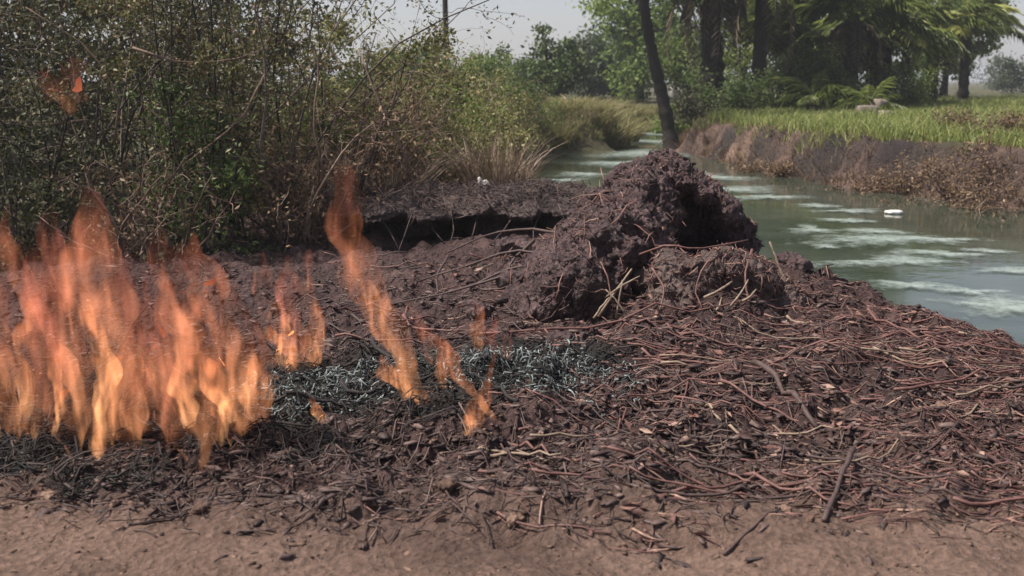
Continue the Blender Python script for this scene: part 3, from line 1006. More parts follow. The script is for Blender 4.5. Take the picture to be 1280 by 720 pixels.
# arched roots out of the mound towards the ledge
for i, pp in enumerate([[(705, 292, 7.3), (660, 285, 7.6), (610, 292, 7.9), (555, 318, 8.1)], [(700, 320, 7.2), (640, 312, 7.3), (590, 330, 7.5), (520, 352, 7.6)],
                        [(690, 345, 7.1), (650, 330, 7.2), (600, 352, 7.3), (570, 385, 7.2)], [(668, 300, 7.4), (640, 325, 7.3), (630, 360, 7.2)],
                        [(560, 320, 7.9), (545, 345, 7.6), (548, 375, 7.4)], [(690, 330, 7.2), (630, 345, 7.2), (560, 372, 7.3), (490, 395, 7.3)]]):
    pts = [at(q[0], q[1], q[2] - .25) for q in pp]
    pts = [(q[0], q[1], max(q[2], hz(q[0], q[1]) + 0.01)) for q in pts]
    stick(pts, 0.011, 0.005, M['dark_stem'], 'thin bare root arching out of the mound towards the dark ledge', 'arched roots beside the mound', 'root')
for i in range(7):
    rg = np.random.default_rng(900 + i)
    u = 485 + i * 30 + rg.uniform(-14, 14)
    a = at(u, 262 + rg.uniform(-4, 6), 10.2); b = at(u + rg.uniform(-55, 40), 285 + rg.uniform(0, 26), 9.75)
    stick([(a[0], 10.6, .37), (a[0], 9.95, .36), ((a[0] + b[0]) / 2 + rg.uniform(-.04, .04), 9.72, .2), (b[0], 9.6 + rg.uniform(-.1, .1), hz(b[0], 9.6) + .01)], .008, .004, M['dark_stem'], 'crooked root hanging over the dark face of the earth ledge', 'roots hanging over the ledge', 'root', rng=rg)
# twigs standing on the ledge
for i, (u0, v0, u1, v1) in enumerate([(505, 268, 520, 232), (540, 262, 560, 236), (575, 258, 590, 238), (470, 270, 462, 246), (640, 262, 700, 248)]):
    a, b = at(u0, v0, 10.9), at(u1, v1, 11.1)
    stick([(a[0], a[1], 0.3), b], .009, .005, M['dark_stem'], 'dark twig stuck upright in the crust of the earth ledge', 'twigs on the ledge', 'twig')

# the sticks of the debris bank that can be told apart
n = 170
x, y = scatter(1500, 640, 1330, 345, 610, lambda x, y: masks(x, y)[0] * (1 - masks(x, y)[1]) * land(x, y) * ((x < 0.2) | (x > 1.9) | (y < 6.6)), R, 0.15)
x, y = x[:n], y[:n]
for i in range(len(x)):
    ang = R.normal(-0.25, 0.4) if R.random() < .75 else R.uniform(-1.5, 1.5)
    Ls = R.uniform(0.16, 0.5); rs = R.uniform(0.004, 0.0085)
    P = drape(x[i:i + 1], y[i:i + 1], np.array([ang]), np.array([Ls]), np.array([rs]), R, 9, 0.10, 0.05)[0]
    c = (0, 1, 3, 0, 2, 3, 1, 0, 3, 4)[i % 10]
    mt = M['red_stem'] if c < 3 else M['dark_stem'] if c == 3 else M['pale_stem']
    lb = ('red-brown dry stem lying in the matted debris bank', 'dark wet stem lying in the matted debris bank', 'pale straw stem lying in the matted debris bank')[max(0, c - 2)]
    stick(P, rs, rs * .55, mt, lb, ('red-brown stems on the debris bank', 'dark stems on the debris bank', 'pale stems on the debris bank')[max(0, c - 2)], 'stem', 5)
for i in range(56):
    g = gp(R.choice([860, 1010, 1150, 1230]) + R.normal() * 45, R.choice([412, 432, 455]) + R.normal() * 12, .16)
    if not land(np.array([g[0]]), np.array([g[1]]))[0]:
        continue
    Ls = R.uniform(0.4, 0.95); rs = R.uniform(0.004, 0.007)
    P = drape(np.array([g[0]]), np.array([g[1]]), np.array([R.normal(-.12, .16)]), np.array([Ls]), np.array([rs]), R, 9, 0.05, 0.03)[0]
    stick(P, rs, rs * .55, M['red_stem'] if i % 4 else M['pale_stem'], 'long straw stalk in a bunch combed along the bank below the mound', 'bunched straw below the mound', 'straw_stalk', 5)
# sticks left of the mound, behind the fire
x, y = scatter(400, 420, 700, 315, 450, lambda x, y: masks(x, y)[0] * (1 - masks(x, y)[1]), R, 0.05)
for i in range(min(40, len(x))):
    Ls = R.uniform(0.2, 0.6); rs = R.uniform(0.005, 0.01)
    P = drape(x[i:i + 1], y[i:i + 1], np.array([R.normal(0.1, 0.7)]), np.array([Ls]), np.array([rs]), R, 9, 0.25, 0.12)[0]
    stick(P, rs, rs * .5, M['dark_stem'] if i % 3 else M['red_stem'], 'brown twig lying on the mud between the ledge and the fire', 'twigs between ledge and fire', 'twig', 5)
# burnt sticks in the fire
x, y = scatter(300, 0, 700, 450, 560, lambda x, y: masks(x, y)[1], R, 0.05)
for i in range(min(28, len(x))):
    Ls = R.uniform(0.2, 0.6); rs = R.uniform(0.006, 0.012)
    P = drape(x[i:i + 1], y[i:i + 1], np.array([R.normal(0.0, 0.8)]), np.array([Ls]), np.array([rs]), R, 9, 0.3, 0.1)[0]
    stick(P, rs, rs * .6, M['char_dark'], 'charred black stick lying in the burning strip', 'charred sticks in the fire', 'charred_stick', 5)

# clods lying about
clods = [(655, 375, .10, 7.2), (640, 330, .11, 7.9), (990, 372, .09, 6.6), (1035, 345, .12, 7.0), (1190, 385, .13, 6.5), (1150, 378, .09, 6.7), (700, 430, .06, 6.2), (600, 395, .08, 6.9), (735, 418, .06, 6.4),
         (980, 640, .022, None), (940, 545, .03, None), (1180, 530, .032, None), (560, 630, .028, None), (640, 652, .022, None), (1240, 620, .024, None), (250, 640, .025, None), (60, 620, .03, None), (1010, 655, .02, None)]
for i, (u, vv, s, Y) in enumerate(clods):
    g = gp(u, vv, 0.1 if Y else 0.0)
    me = blob_mesh('clod', [((0, 0, 0), (s * 1.25, s, s * .6), (random.uniform(-.3, .3), random.uniform(-.3, .3), random.uniform(0, 3)), 0.85)], s * 0.14, M['mud'] if Y else M['crumb'], s * 0.42, 0.8 / s, 300 + i)
    o = link('lump', me, None, (g[0], g[1], hz(g[0], g[1]) + s * .3))
    if Y:
        tag(o, 'rough dark mud lump lying in the debris around the mound', 'mud lump', 'mud lumps around the mound')
    else:
        tag(o, 'small dry brown dirt lump lying on the bare soil in front', 'dirt lump', 'dirt lumps on bare soil')

# white scrap on the ledge, white scrap on the water
sc = blob_mesh('scrap', [((0, 0, 0.05), (0.025, 0.012, 0.07), (0, .35, 0), .6), ((-0.012, 0, 0.09), (0.012, 0.01, 0.05), (0, -.3, 0), .6)], 0.006, M['white'], 0.006, 12, 400)
q = at(604, 243, 11.0)
tag(link('white_scrap', sc, None, (q[0], q[1], q[2] - .03), (0, 0, 0), (1.6, 1.6, 1.5)), 'small torn white scrap standing up on the ledge', 'scrap')
q = gp(1117, 267, WZ)
sc2 = blob_mesh('scrap', [((0, 0, 0.0), (0.13, 0.09, 0.03), (0, 0, 0), .7)], 0.014, M['white'], 0.012, 9, 410)
tag(link('floating_scrap', sc2, None, (q[0], q[1], WZ + .02)), 'bright white scrap floating near the far bank', 'scrap')


# ------------------------------------------------------------------ foam on the river
def foam(u, v_, w, depth, seed, label='pale foam film drifting on the grey-green river', group='foam patches on the river'):
    q = gp(u, v_, WZ)
    k = q[1] / FPX
    rx = w * 0.72 * k
    # a film lies flat: a vertical pixel covers more ground than a horizontal one
    ry = max(0.16, depth * 0.62 * k * (q[1] / (CAM_H - WZ)))
    na, nr = 40, 6
    a = np.linspace(0, 2 * math.pi, na, endpoint=False)
    rr = 1 + 0.6 * fbm(np.cos(a) * 1.3, np.sin(a) * 1.3, np.full(na, seed * 3.7), s=seed, o=4)
    vs = [(0, 0, 0.012)]
    cov = [1.0]
    for j in range(1, nr + 1):
        t = j / nr
        for i in range(na):
            vs.append((math.cos(a[i]) * rr[i] * t * rx, math.sin(a[i]) * rr[i] * t * ry, 0.012 * (1 - t * t) + 0.003))
            cov.append(1 - t)
    for i in range(na):
        vs.append((math.cos(a[i]) * rr[i] * rx, math.sin(a[i]) * rr[i] * ry, -0.01)); cov.append(0.0)
    tr = [(0, 1 + i, 1 + (i + 1) % na) for i in range(na)]
    qd = []
    for j in range(nr):
        b0, b1 = 1 + j * na, 1 + (j + 1) * na
        qd += [(b0 + i, b1 + i, b1 + (i + 1) % na, b0 + (i + 1) % na) for i in range(na)]
    me = mesh_np('foam_patch', np.array(vs), [np.array(tr), np.array(qd)], M['foam'], True)
    at_ = me.attributes.new('cover', 'FLOAT', 'POINT')
    at_.data.foreach_set('value', np.array(cov, np.float32))
    tag(link('foam_patch', me, None, (q[0], q[1], WZ + 0.004 + 0.0006 * (seed % 5)), (0, 0, random.uniform(-.2, .2))), label, 'foam', group)


FOAM = [(1015, 288, 60, 12), (960, 247, 70, 8), (910, 238, 130, 12), (1105, 300, 150, 12), (1060, 277, 60, 8), (1030, 309, 36, 7), (1130, 328, 190, 16),
        (1140, 358, 90, 14), (1210, 366, 70, 10), (1255, 385, 120, 26), (1232, 315, 50, 7), (1090, 290, 80, 8), (1170, 300, 90, 9), (1060, 265, 70, 7),
        (1180, 318, 110, 10), (1260, 340, 80, 10), (800, 192, 90, 9), (815, 178, 80, 8), (770, 205, 100, 8), (735, 218, 60, 7), (700, 226, 60, 6), (800, 208, 60, 5),
        (820, 168, 50, 5), (885, 222, 90, 10), (1020, 258, 50, 6)]
for i, (u, v_, w, dp) in enumerate(FOAM):
    if v_ < 232 and u < 830:
        foam(u, v_, w, dp, i + 1, 'pale foam film drifting on the narrow reach between reeds and leaning trunk', 'foam in the narrow reach')
    elif u < 975:
        foam(u, v_, w, dp, i + 1, 'whitish foam film drifting right behind the mound', 'foam behind the mound')
    else:
        foam(u, v_, w, dp, i + 1, 'pale green foam film drifting between debris bank and grassy bank', 'foam in the wide reach')


# ------------------------------------------------------------------ fire
def flame_mesh(name, seed, w, th, sway, segs=30, na=14, split=0.0):
    """a tongue of flame, 1 unit tall: a twisting lens-shaped body that narrows at the foot and frays to a point"""
    rg = np.random.default_rng(seed)
    t = np.linspace(0, 1, segs)
    ph, ph2 = rg.uniform(0, 6.28, 2)
    cx = sway * (np.sin(t * 3.6 + ph) - math.sin(ph)) * (0.25 + t) - 0.10 * t
    cx = cx + 0.05 * vnoise(t * 6, t * 0 + seed, s=seed) * t
    cy = 0.04 * np.sin(t * 4 + ph2) * t
    prof = (0.22 + 0.78 * sstep(0.05, 0.45, t)) * np.clip(t / 0.06, 0, 1) ** 0.7 * (1 - t) ** 0.55 * (1 + 0.45 * np.sin(t * rg.uniform(5, 9) + ph2) + 0.3 * vnoise(t * 9, t * 0 + seed * 2.3, s=seed + 3))
    prof = np.clip(prof, 0.01, None)
    tw = rg.uniform(-0.5, 0.5) + rg.uniform(-1.0, 1.0) * t
    a = np.linspace(0, 2 * math.pi, na, endpoint=False)
    vs = []
    for k in range(segs):
        wob = 1 + 0.25 * vnoise(np.cos(a) * 1.5 + seed, np.sin(a) * 1.5, np.full(na, t[k] * 7), s=seed + 7)
        ex = np.cos(a) * w * prof[k] * wob
        ey = np.sin(a) * th * (0.35 + 0.65 * prof[k]) * wob * min(1, prof[k] * 3)
        ey = ey + 0.35 * th * np.sin(ex / max(w, 1e-3) * 3 + t[k] * 9)      # the sheet folds
        c, s = math.cos(tw[k]), math.sin(tw[k])
        vs.append(np.stack([cx[k] + ex * c - ey * s, cy[k] + ex * s + ey * c, np.full(na, t[k])], 1))
    v = np.concatenate(vs)
    b = (np.arange(segs - 1)[:, None] * na + np.arange(na)[None]).ravel()
    i2 = (np.arange(segs - 1)[:, None] * na + (np.arange(na)[None] + 1) % na).ravel()
    q = np.stack([b, i2, i2 + na, b + na], 1)
    cap0 = np.arange(na)[::-1][None]; cap1 = ((segs - 1) * na + np.arange(na))[None]
    return mesh_np(name, v, [q, np.concatenate([cap0, cap1])], None, True)


SHAPES = []
for i in range(9):
    SHAPES.append(flame_mesh('flame', 500 + i, [.07, .09, .12, .06, .14, .08, .1, .05, .09][i], [.03, .04, .05, .03, .06, .03, .05, .025, .04][i], [.07, .1, .06, .13, .05, .09, .12, .15, .08][i]))


def rn(a, b):
    return float(R.uniform(a, b))


def flame_along(pts, seed, Y):
    """a tongue of flame that follows a bent line (picture points with a width, at the distance where its foot burns)"""
    rg = np.random.default_rng(seed)
    p = np.array(pts, float)
    c = np.array([at(u, v_, Y) for u, v_, _ in pts])
    w = p[:, 2] * Y / FPX * .5
    d = np.concatenate([[0], np.cumsum(np.linalg.norm(np.diff(c, axis=0), axis=1))])
    n = 40
    t = np.linspace(0, d[-1], n)
    q = np.stack([np.interp(t, d, c[:, k]) for k in range(3)], 1)
    ww = np.interp(t, d, w)
    for _ in range(5):                                        # round the corners
        q[1:-1] = (q[:-2] + 2 * q[1:-1] + q[2:]) / 4
        ww[1:-1] = (ww[:-2] + 2 * ww[1:-1] + ww[2:]) / 4
    s_ = t / d[-1]
    q[:, 1] += .07 * np.sin(s_ * rg.uniform(3, 6) + rg.uniform(0, 6)) * s_
    q[:, 0] += ww * .35 * vnoise(s_ * 9, s_ * 0 + seed, s=seed)
    ww = ww * (1 + .4 * vnoise(s_ * 11, s_ * 0 + seed * 1.7, s=seed + 1))
    tan = np.gradient(q, axis=0); tan /= np.linalg.norm(tan, axis=1, keepdims=True)
    tw = rg.uniform(-.5, .5) + rg.uniform(-.9, .9) * s_
    side = np.stack([np.cos(tw), np.sin(tw), np.zeros(n)], 1)
    side -= tan * np.sum(side * tan, 1)[:, None]; side /= np.linalg.norm(side, axis=1, keepdims=True)
    dep = np.cross(tan, side)
    na = 16
    a = np.linspace(0, 2 * math.pi, na, endpoint=False)
    vs = []
    for k in range(n):
        e1 = np.cos(a) * ww[k] * (1 + .2 * vnoise(np.cos(a) * 1.4 + seed, np.sin(a) * 1.4, np.full(na, s_[k] * 8), s=seed + 5))
        e2 = np.sin(a) * (.012 + .42 * ww[k]) + .3 * ww[k] * np.sin(np.cos(a) * 3 + s_[k] * 10 + seed)
        if k in (0, n - 1):
            e1, e2 = e1 * .15, e2 * .15
        vs.append(q[k] + side[k] * e1[:, None] + dep[k] * e2[:, None])
    v = np.concatenate(vs)
    b = (np.arange(n - 1)[:, None] * na + np.arange(na)[None]).ravel()
    i2 = (np.arange(n - 1)[:, None] * na + (np.arange(na)[None] + 1) % na).ravel()
    h = float(v[:, 2].max() - v[:, 2].min())
    o = np.array([q[0, 0], q[0, 1], v[:, 2].min()])
    v = (v - o) / h
    return mesh_np('flame', v, [np.stack([b, i2, i2 + na, b + na], 1), np.concatenate([np.arange(na)[::-1][None], ((n - 1) * na + np.arange(na))[None]])], None, True), o, h


FSEED = [700]


def fire(label, tongues, items, base):
    """tongues: (points, material); items: small straight tongues (u, foot row, tip row, shape, material, width)"""
    bx, by, _ = gp(base[0], base[1], 0.05)
    bz = hz(bx, by)
    e = empty('fire', (bx, by, bz), label, 'fire', 'fires burning along the strip')
    for pts, m in tongues:
        FSEED[0] += 1
        Y = gp(pts[0][0], min(max(pts[0][1], 455), 590), 0.07)[1] + rn(-.05, .05)
        me, o, h = flame_along(pts, FSEED[0], Y)
        me.materials.append(FL[m])
        link('flame', me, e, (o[0] - bx, o[1] - by, o[2] - bz), (0, 0, 0), (h, h, h))
    for (u, v0, vtop, k, m, wide) in items:
        x, y, z = gp(u, v0, 0.05)
        z = hz(x, y) - 0.01
        h = at(u, vtop, y)[2] - z
        me = SHAPES[k].copy()
        me.materials.append(FL[m])
        link('flame', me, e, (x - bx, y - by, z - bz), (0, 0, rn(-.4, .4)), (h * wide, h * wide, h))
    return e


def small(n, u0, u1, v0, v1, h0, h1):
    out = []
    for k in range(n):
        v_ = rn(v0, v1)
        out.append((rn(u0, u1), v_, v_ - rn(h0, h1), int(rn(0, 9)), 2 if rn(0, 1) < .7 else 0, rn(.7, 1.3)))
    return out


lf = fire('broadest mass of tall orange flames with a torn lick flying above it', [
    ([(40, 550, 8), (50, 510, 24), (60, 460, 30), (45, 400, 40), (25, 350, 40), (15, 300, 26), (20, 250, 5)], 0),
    ([(65, 547, 5), (75, 510, 14), (72, 470, 18), (85, 420, 8)], 2),
    ([(15, 547, 6), (10, 500, 34), (-10, 430, 56), (-5, 360, 40), (5, 290, 6)], 0),
    ([(120, 577, 9), (128, 530, 40), (150, 480, 58), (140, 420, 74), (110, 360, 76), (95, 310, 66), (110, 260, 44), (112, 228, 6)], 0),
    ([(97, 572, 6), (105, 520, 22), (85, 460, 44), (92, 400, 46), (75, 340, 40), (62, 280, 6)], 0),
    ([(130, 560, 7), (122, 510, 26), (140, 450, 30), (120, 390, 26), (100, 340, 6)], 2),
    ([(30, 540, 6), (35, 480, 20), (22, 420, 24), (35, 370, 5)], 2),
    ([(150, 540, 8), (165, 480, 46), (170, 410, 50), (155, 350, 34), (160, 300, 6)], 1),
    ([(60, 520, 10), (80, 450, 60), (60, 380, 60), (50, 310, 36), (60, 250, 6)], 1),
    ([(25, 545, 40), (35, 500, 90), (20, 430, 110), (40, 360, 90), (25, 290, 30)], 3),
    ([(85, 550, 50), (95, 500, 110), (80, 430, 120), (100, 360, 100), (90, 280, 30)], 3),
    ([(150, 550, 50), (160, 500, 110), (175, 430, 100), (160, 370, 80), (170, 310, 20)], 3),
    ([(175, 560, 8), (160, 520, 40), (190, 470, 40), (170, 420, 30), (180, 370, 5)], 0),
], small(11, -10, 190, 530, 580, 25, 70), (90, 550))
for pts in ([(82, 140, 20), (90, 115, 44), (80, 90, 46), (88, 62, 10)], [(60, 128, 10), (66, 108, 26), (58, 85, 8)]):
    me, o, h = flame_along(pts, 690 + len(pts), 4.75)
    me.materials.append(FL[3])
    tag(link('torn_flame', me, lf, tuple(o - np.array(lf.location)), (0, 0, 0), (h, h, h)), 'red lick of flame torn loose above the fire')
fire('second mass of flames with a sagging sheet beside the blackened stems', [
    ([(250, 588, 6), (262, 545, 28), (250, 500, 64), (235, 440, 80), (225, 380, 70), (212, 330, 52), (203, 275, 8)], 0),
    ([(302, 547, 8), (313, 510, 36), (295, 460, 62), (272, 400, 52), (255, 340, 44), (248, 285, 6)], 0),
    ([(215, 560, 6), (205, 510, 30), (215, 450, 44), (200, 390, 36), (190, 330, 6)], 1),
    ([(275, 560, 6), (285, 510, 26), (262, 470, 30), (240, 440, 22), (205, 415, 5)], 2),
    ([(320, 540, 5), (308, 500, 16), (316, 460, 20), (300, 420, 5)], 2),
    ([(240, 545, 8), (225, 490, 34), (245, 430, 34), (232, 370, 6)], 2),
    ([(225, 550, 50), (235, 500, 110), (215, 430, 110), (235, 370, 90), (225, 300, 20)], 3),
    ([(290, 545, 40), (300, 500, 90), (280, 440, 100), (295, 380, 70), (275, 310, 20)], 3),
    ([(335, 520, 8), (330, 480, 36), (318, 440, 30), (322, 400, 5)], 0),
], small(9, 185, 335, 530, 580, 25, 65), (255, 550))
fire('small split flame with two upright prongs on grey mud', [
    ([(372, 470, 8), (362, 440, 42), (345, 400, 30), (331, 360, 28), (326, 312, 5)], 0),
    ([(378, 468, 8), (391, 440, 38), (393, 400, 22), (381, 350, 24), (384, 312, 6)], 0),
    ([(360, 468, 5), (352, 440, 14), (358, 410, 16), (348, 375, 4)], 2),
    ([(392, 466, 5), (400, 440, 12), (396, 410, 4)], 2),
    ([(366, 462, 10), (370, 430, 40), (355, 370, 40), (360, 320, 6)], 1),
], [], (370, 468))
fire('tallest slender flame twisting up in front of the dark ledge', [
    ([(548, 518, 9), (505, 478, 28), (500, 430, 40), (475, 385, 48), (443, 335, 54), (430, 285, 50), (442, 240, 44), (430, 198, 10)], 0),
    ([(500, 470, 6), (492, 430, 16), (465, 380, 18), (436, 320, 20), (446, 265, 16), (452, 235, 4)], 2),
    ([(622, 528, 6), (600, 500, 14), (562, 455, 30), (530, 420, 26), (505, 380, 6)], 0),
    ([(530, 522, 6), (512, 495, 16), (485, 470, 26), (480, 440, 8)], 2),
    ([(560, 495, 6), (548, 465, 22), (555, 430, 20), (530, 400, 5)], 0),
    ([(406, 527, 5), (396, 515, 16), (384, 503, 4)], 2),
], [], (520, 520))
fire('lowest scattered red flames beside the grey ash', [
    ([(603, 445, 6), (590, 420, 20), (601, 395, 16), (592, 368, 4)], 0),
    ([(622, 450, 6), (610, 422, 18), (625, 398, 5)], 1),
    ([(586, 547, 6), (592, 525, 26), (602, 505, 20), (613, 470, 16), (618, 435, 4)], 0),
    ([(580, 545, 5), (590, 530, 16), (582, 512, 4)], 2),
    ([(640, 470, 6), (630, 440, 16), (640, 410, 5)], 1),
], [], (600, 530))


# ------------------------------------------------------------------ vegetation
def limb(rng, p0, d0, L, pts, wander, grav=0.0):
    """one crooked branch"""
    p = np.array(p0, float); d = np.array(d0, float); d /= np.linalg.norm(d)
    out = [p.copy()]
    for k in range(pts - 1):
        d = d + rng.normal(size=3) * wander
        d[2] -= grav
        d /= np.linalg.norm(d)
        p = p + d * L / (pts - 1)
        out.append(p.copy())
    return np.array(out), d


def shrub_geo(seed, rx, ry, h, stems, twigs_per, leaf_n, leaf, grav=0.05, leafzone=(0.0, 1.0), wander=0.22):
    """stems (n,p,3), twigs (n,p,3), leaf points: a thicket bush around the origin"""
    rng = np.random.default_rng(seed)
    S, T = [], []
    for i in range(stems):
        a = rng.uniform(0, 6.28); q = math.sqrt(rng.random())
        b = (math.cos(a) * rx * 0.45 * q, math.sin(a) * ry * 0.45 * q, -0.05)
        d = (math.cos(a) * rx / h * rng.uniform(0.2, 1.1), math.sin(a) * ry / h * rng.uniform(0.2, 1.1), 1.0)
        L = h * rng.uniform(0.65, 1.15)
        p, _ = limb(rng, b, d, L, 8, wander * 0.6, 0.03)
        S.append(p)
        for k in range(twigs_per):
            j = rng.integers(1, 8)
            d2 = rng.normal(size=3); d2[2] = abs(d2[2]) * 0.5 + 0.1
            t, _ = limb(rng, p[j], d2, min(h, 2.2) * rng.uniform(0.16, 0.42), 8, wander, grav)
            T.append(t)
    S, T = np.array(S), np.array(T)
    wt = rng.lognormal(0, 1.1, len(T)); i = rng.choice(len(T), leaf_n, p=wt / wt.sum()); j = rng.integers(2, 8, leaf_n)
    P = T[i, j] + rng.normal(size=(leaf_n, 3)) * leaf * 1.1
    ok = (P[:, 2] > h * leafzone[0]) & (P[:, 2] < h * 1.25)
    return S, T, P[ok], rng


def shrub(name, loc, label, seed, rx, ry, h, stems=14, twigs=9, leaf_n=5000, leaf=0.05, lm='leaf_dark', tm='twig', cat='shrub', group=None, r0=0.014, zone=(0.0, 1.0), grav=0.05, rtw=0.0035, wander=0.22, fruit=None):
    S, T, P, rng = shrub_geo(seed, rx, ry, h, stems, twigs, leaf_n, leaf, grav, zone, wander)
    e = empty(name, loc, label, cat, group)
    v, f = join_geo([tubes(S, np.linspace(r0, r0 * .3, 8)[None] * rng.uniform(.6, 1.3, len(S))[:, None], 4), tubes(T, np.linspace(rtw, rtw * .4, 8)[None] * rng.uniform(.6, 1.5, len(T))[:, None], 3)])
    link('branches', mesh_np('branches', v, f, M[tm]), e)
    if fruit:
        k = len(P) // 4
        v, f = leaves(P[:k], leaf * 0.9, rng=rng, droop=.4)
        link('dead_leaves', mesh_np('dead_leaves', v, f, M[fruit]), e)
        P = P[k:]
    v, f = leaves(P, leaf, rng=rng, droop=.3)
    link('foliage', mesh_np('foliage', v, f, M[lm]), e)
    return e


def wild(name, x, y, *a, **k):
    return shrub(name, (x, y, hz(x, y)), *a, **k)


# the dark thicket behind the fire
wild('thicket_shrub', -5.9, 10.2, 'dark tangled shrub at the far end of the burning strip', 1001, 1.3, 1.1, 3.3, 16, 12, 9000, .05)
wild('thicket_shrub', -4.4, 10.0, 'dark thorny shrub with bare hanging twigs behind the broadest flames', 1002, 1.2, 1.0, 3.2, 18, 13, 8500, .048)
wild('thicket_shrub', -3.3, 10.5, 'dark shrub with small grey-green leaves behind the second flames', 1003, 1.1, 1.0, 3.3, 18, 13, 9500, .046, fruit='leaf_brown')
wild('thicket_shrub', -2.45, 10.3, 'grey twiggy shrub with an olive crown and browning leaves beside the dry reeds', 1004, .95, .9, 3.0, 16, 14, 8000, .046, 'leaf_olive', fruit='leaf_brown')
wild('thicket_shrub', -2.75, 9.6, 'low dark green bush in the shade of the thicket', 1005, .6, .45, 1.5, 10, 10, 3800, .055, 'leaf_mid')
wild('thicket_shrub', -4.2, 9.3, 'low bush of blackish leaves right behind the flames', 1006, 1.0, .4, 1.2, 12, 10, 3800, .055)
wild('thicket_shrub', -5.5, 12.6, 'tall dense shrub rising at the back of the thicket', 1007, 1.8, 1.2, 4.4, 22, 14, 15000, .075)
wild('thicket_shrub', -3.2, 12.8, 'tall olive shrub with sky showing through its top', 1008, 1.4, 1.1, 4.2, 18, 12, 9000, .07, 'leaf_olive')
wild('thicket_shrub', -7.8, 12.4, 'big dark shrub closing the thicket away from the river', 1009, 1.6, 1.2, 4.2, 18, 14, 13000, .08)
wild('thicket_shrub', -4.3, 14.6, 'broad brown-leaved shrub deep behind the thicket', 1014, 1.9, 1.2, 4.6, 20, 13, 13000, .085, fruit='leaf_brown')
wild('thicket_shrub', -7.2, 15.2, 'broad dark shrub deep in the thicket', 1015, 2.0, 1.2, 4.8, 20, 13, 13000, .09)
wild('thicket_shrub', -9.0, 17.5, 'grey-leaved shrub closing the back corner of the thicket', 1016, 2.2, 1.3, 5.2, 22, 14, 15000, .11)
wild('thicket_shrub', -6.4, 18.0, 'large dim shrub filling the thicket background', 1017, 2.2, 1.3, 5.2, 22, 14, 15000, .11)
# a leaning shrub whose leafy sprays hang over against the sky
wild('overhanging_shrub', -1.95, 11.2, 'loose shrub with dark leafy sprays hanging against the sky', 1010, .85, .8, 2.6, 14, 11, 4600, .055, 'leaf_olive', zone=(.35, 1), grav=.14)
# brown dead vines
wild('dead_bush', -1.95, 10.0, 'tangle of dead brown stems at the edge of the thicket', 1011, .6, .5, 1.25, 24, 16, 1800, .05, 'leaf_brown', 'dry_twig', grav=.1, wander=.3)
wild('dead_bush', -1.35, 11.9, 'brown dead vine heap leaning on the green reeds', 1012, .6, .6, 1.8, 22, 15, 1800, .05, 'leaf_brown', 'dry_twig', grav=.1, wander=.3)
wild('dead_bush', -3.0, 9.15, 'low heap of bare brown twigs behind the flames', 1013, .8, .35, .9, 20, 14, 900, .05, 'leaf_brown', 'dry_twig', grav=.08, wander=.3)
for i, (x, y, h_) in enumerate([(-.95, 12.5, .7), (-.45, 13.3, .6), (-.4, 15.0, .6), (-.6, 16.6, .6), (-1.3, 12.8, .9)]):
    wild('dry_brush', x, y, 'low dry brown brush hanging over the foot of the reed bank', 1040 + i, .45, .4, h_, 18, 12, 1500, .045, 'leaf_brown', 'dry_twig', cat='brush', group='dry brush along the reed bank', grav=.12, wander=.3)
# bare branches that stand out of the thicket
for i, pp in enumerate([[(95, 150), (112, 195), (118, 235), (128, 262)], [(40, 10), (110, 60), (150, 120), (140, 180)], [(190, 240), (240, 200), (300, 150), (330, 90)], [(330, 60), (290, 75), (230, 80), (170, 60)],
                        [(445, 60), (470, 120), (490, 160), (510, 210)], [(0, 150), (60, 155), (110, 150)], [(60, 200), (70, 235), (60, 290)], [(380, 30), (400, 80), (395, 150), (410, 220)]]):
    rg = np.random.default_rng(40 + i)
    Y = 9.3 + 0.1 * i
    pts = np.array([at(u, v_, Y) for u, v_ in pp]); pts[:, 1] += rg.normal(size=len(pts)) * .1
    lb = 'pale bare branch standing out of the dark thicket'
    stick(pts[::-1], .012, .005, M['dry_twig'], lb, 'bare branches in the thicket', 'branch', 5, rng=rg)['category'] = 'branch'


# reeds along the near bank
def reed_mesh(name, seed, n, rad, h, spread, width, mat):
    rng = np.random.default_rng(seed)
    a = rng.uniform(0, 6.28, n); q = np.sqrt(rng.random(n)) * rad
    base = np.stack([np.cos(a) * q, np.sin(a) * q, np.full(n, -.03)], 1)
    hh = h * rng.uniform(.45, 1.1, n)
    la = a + rng.normal(size=n) * .8
    lean = np.stack([np.cos(la), np.sin(la)], 1) * (hh * spread * rng.random(n))[:, None]
    v, f = blades(base, hh, lean, width * rng.uniform(.6, 1.3, n), rng, 4)
    return mesh_np(name, v, f, mat)


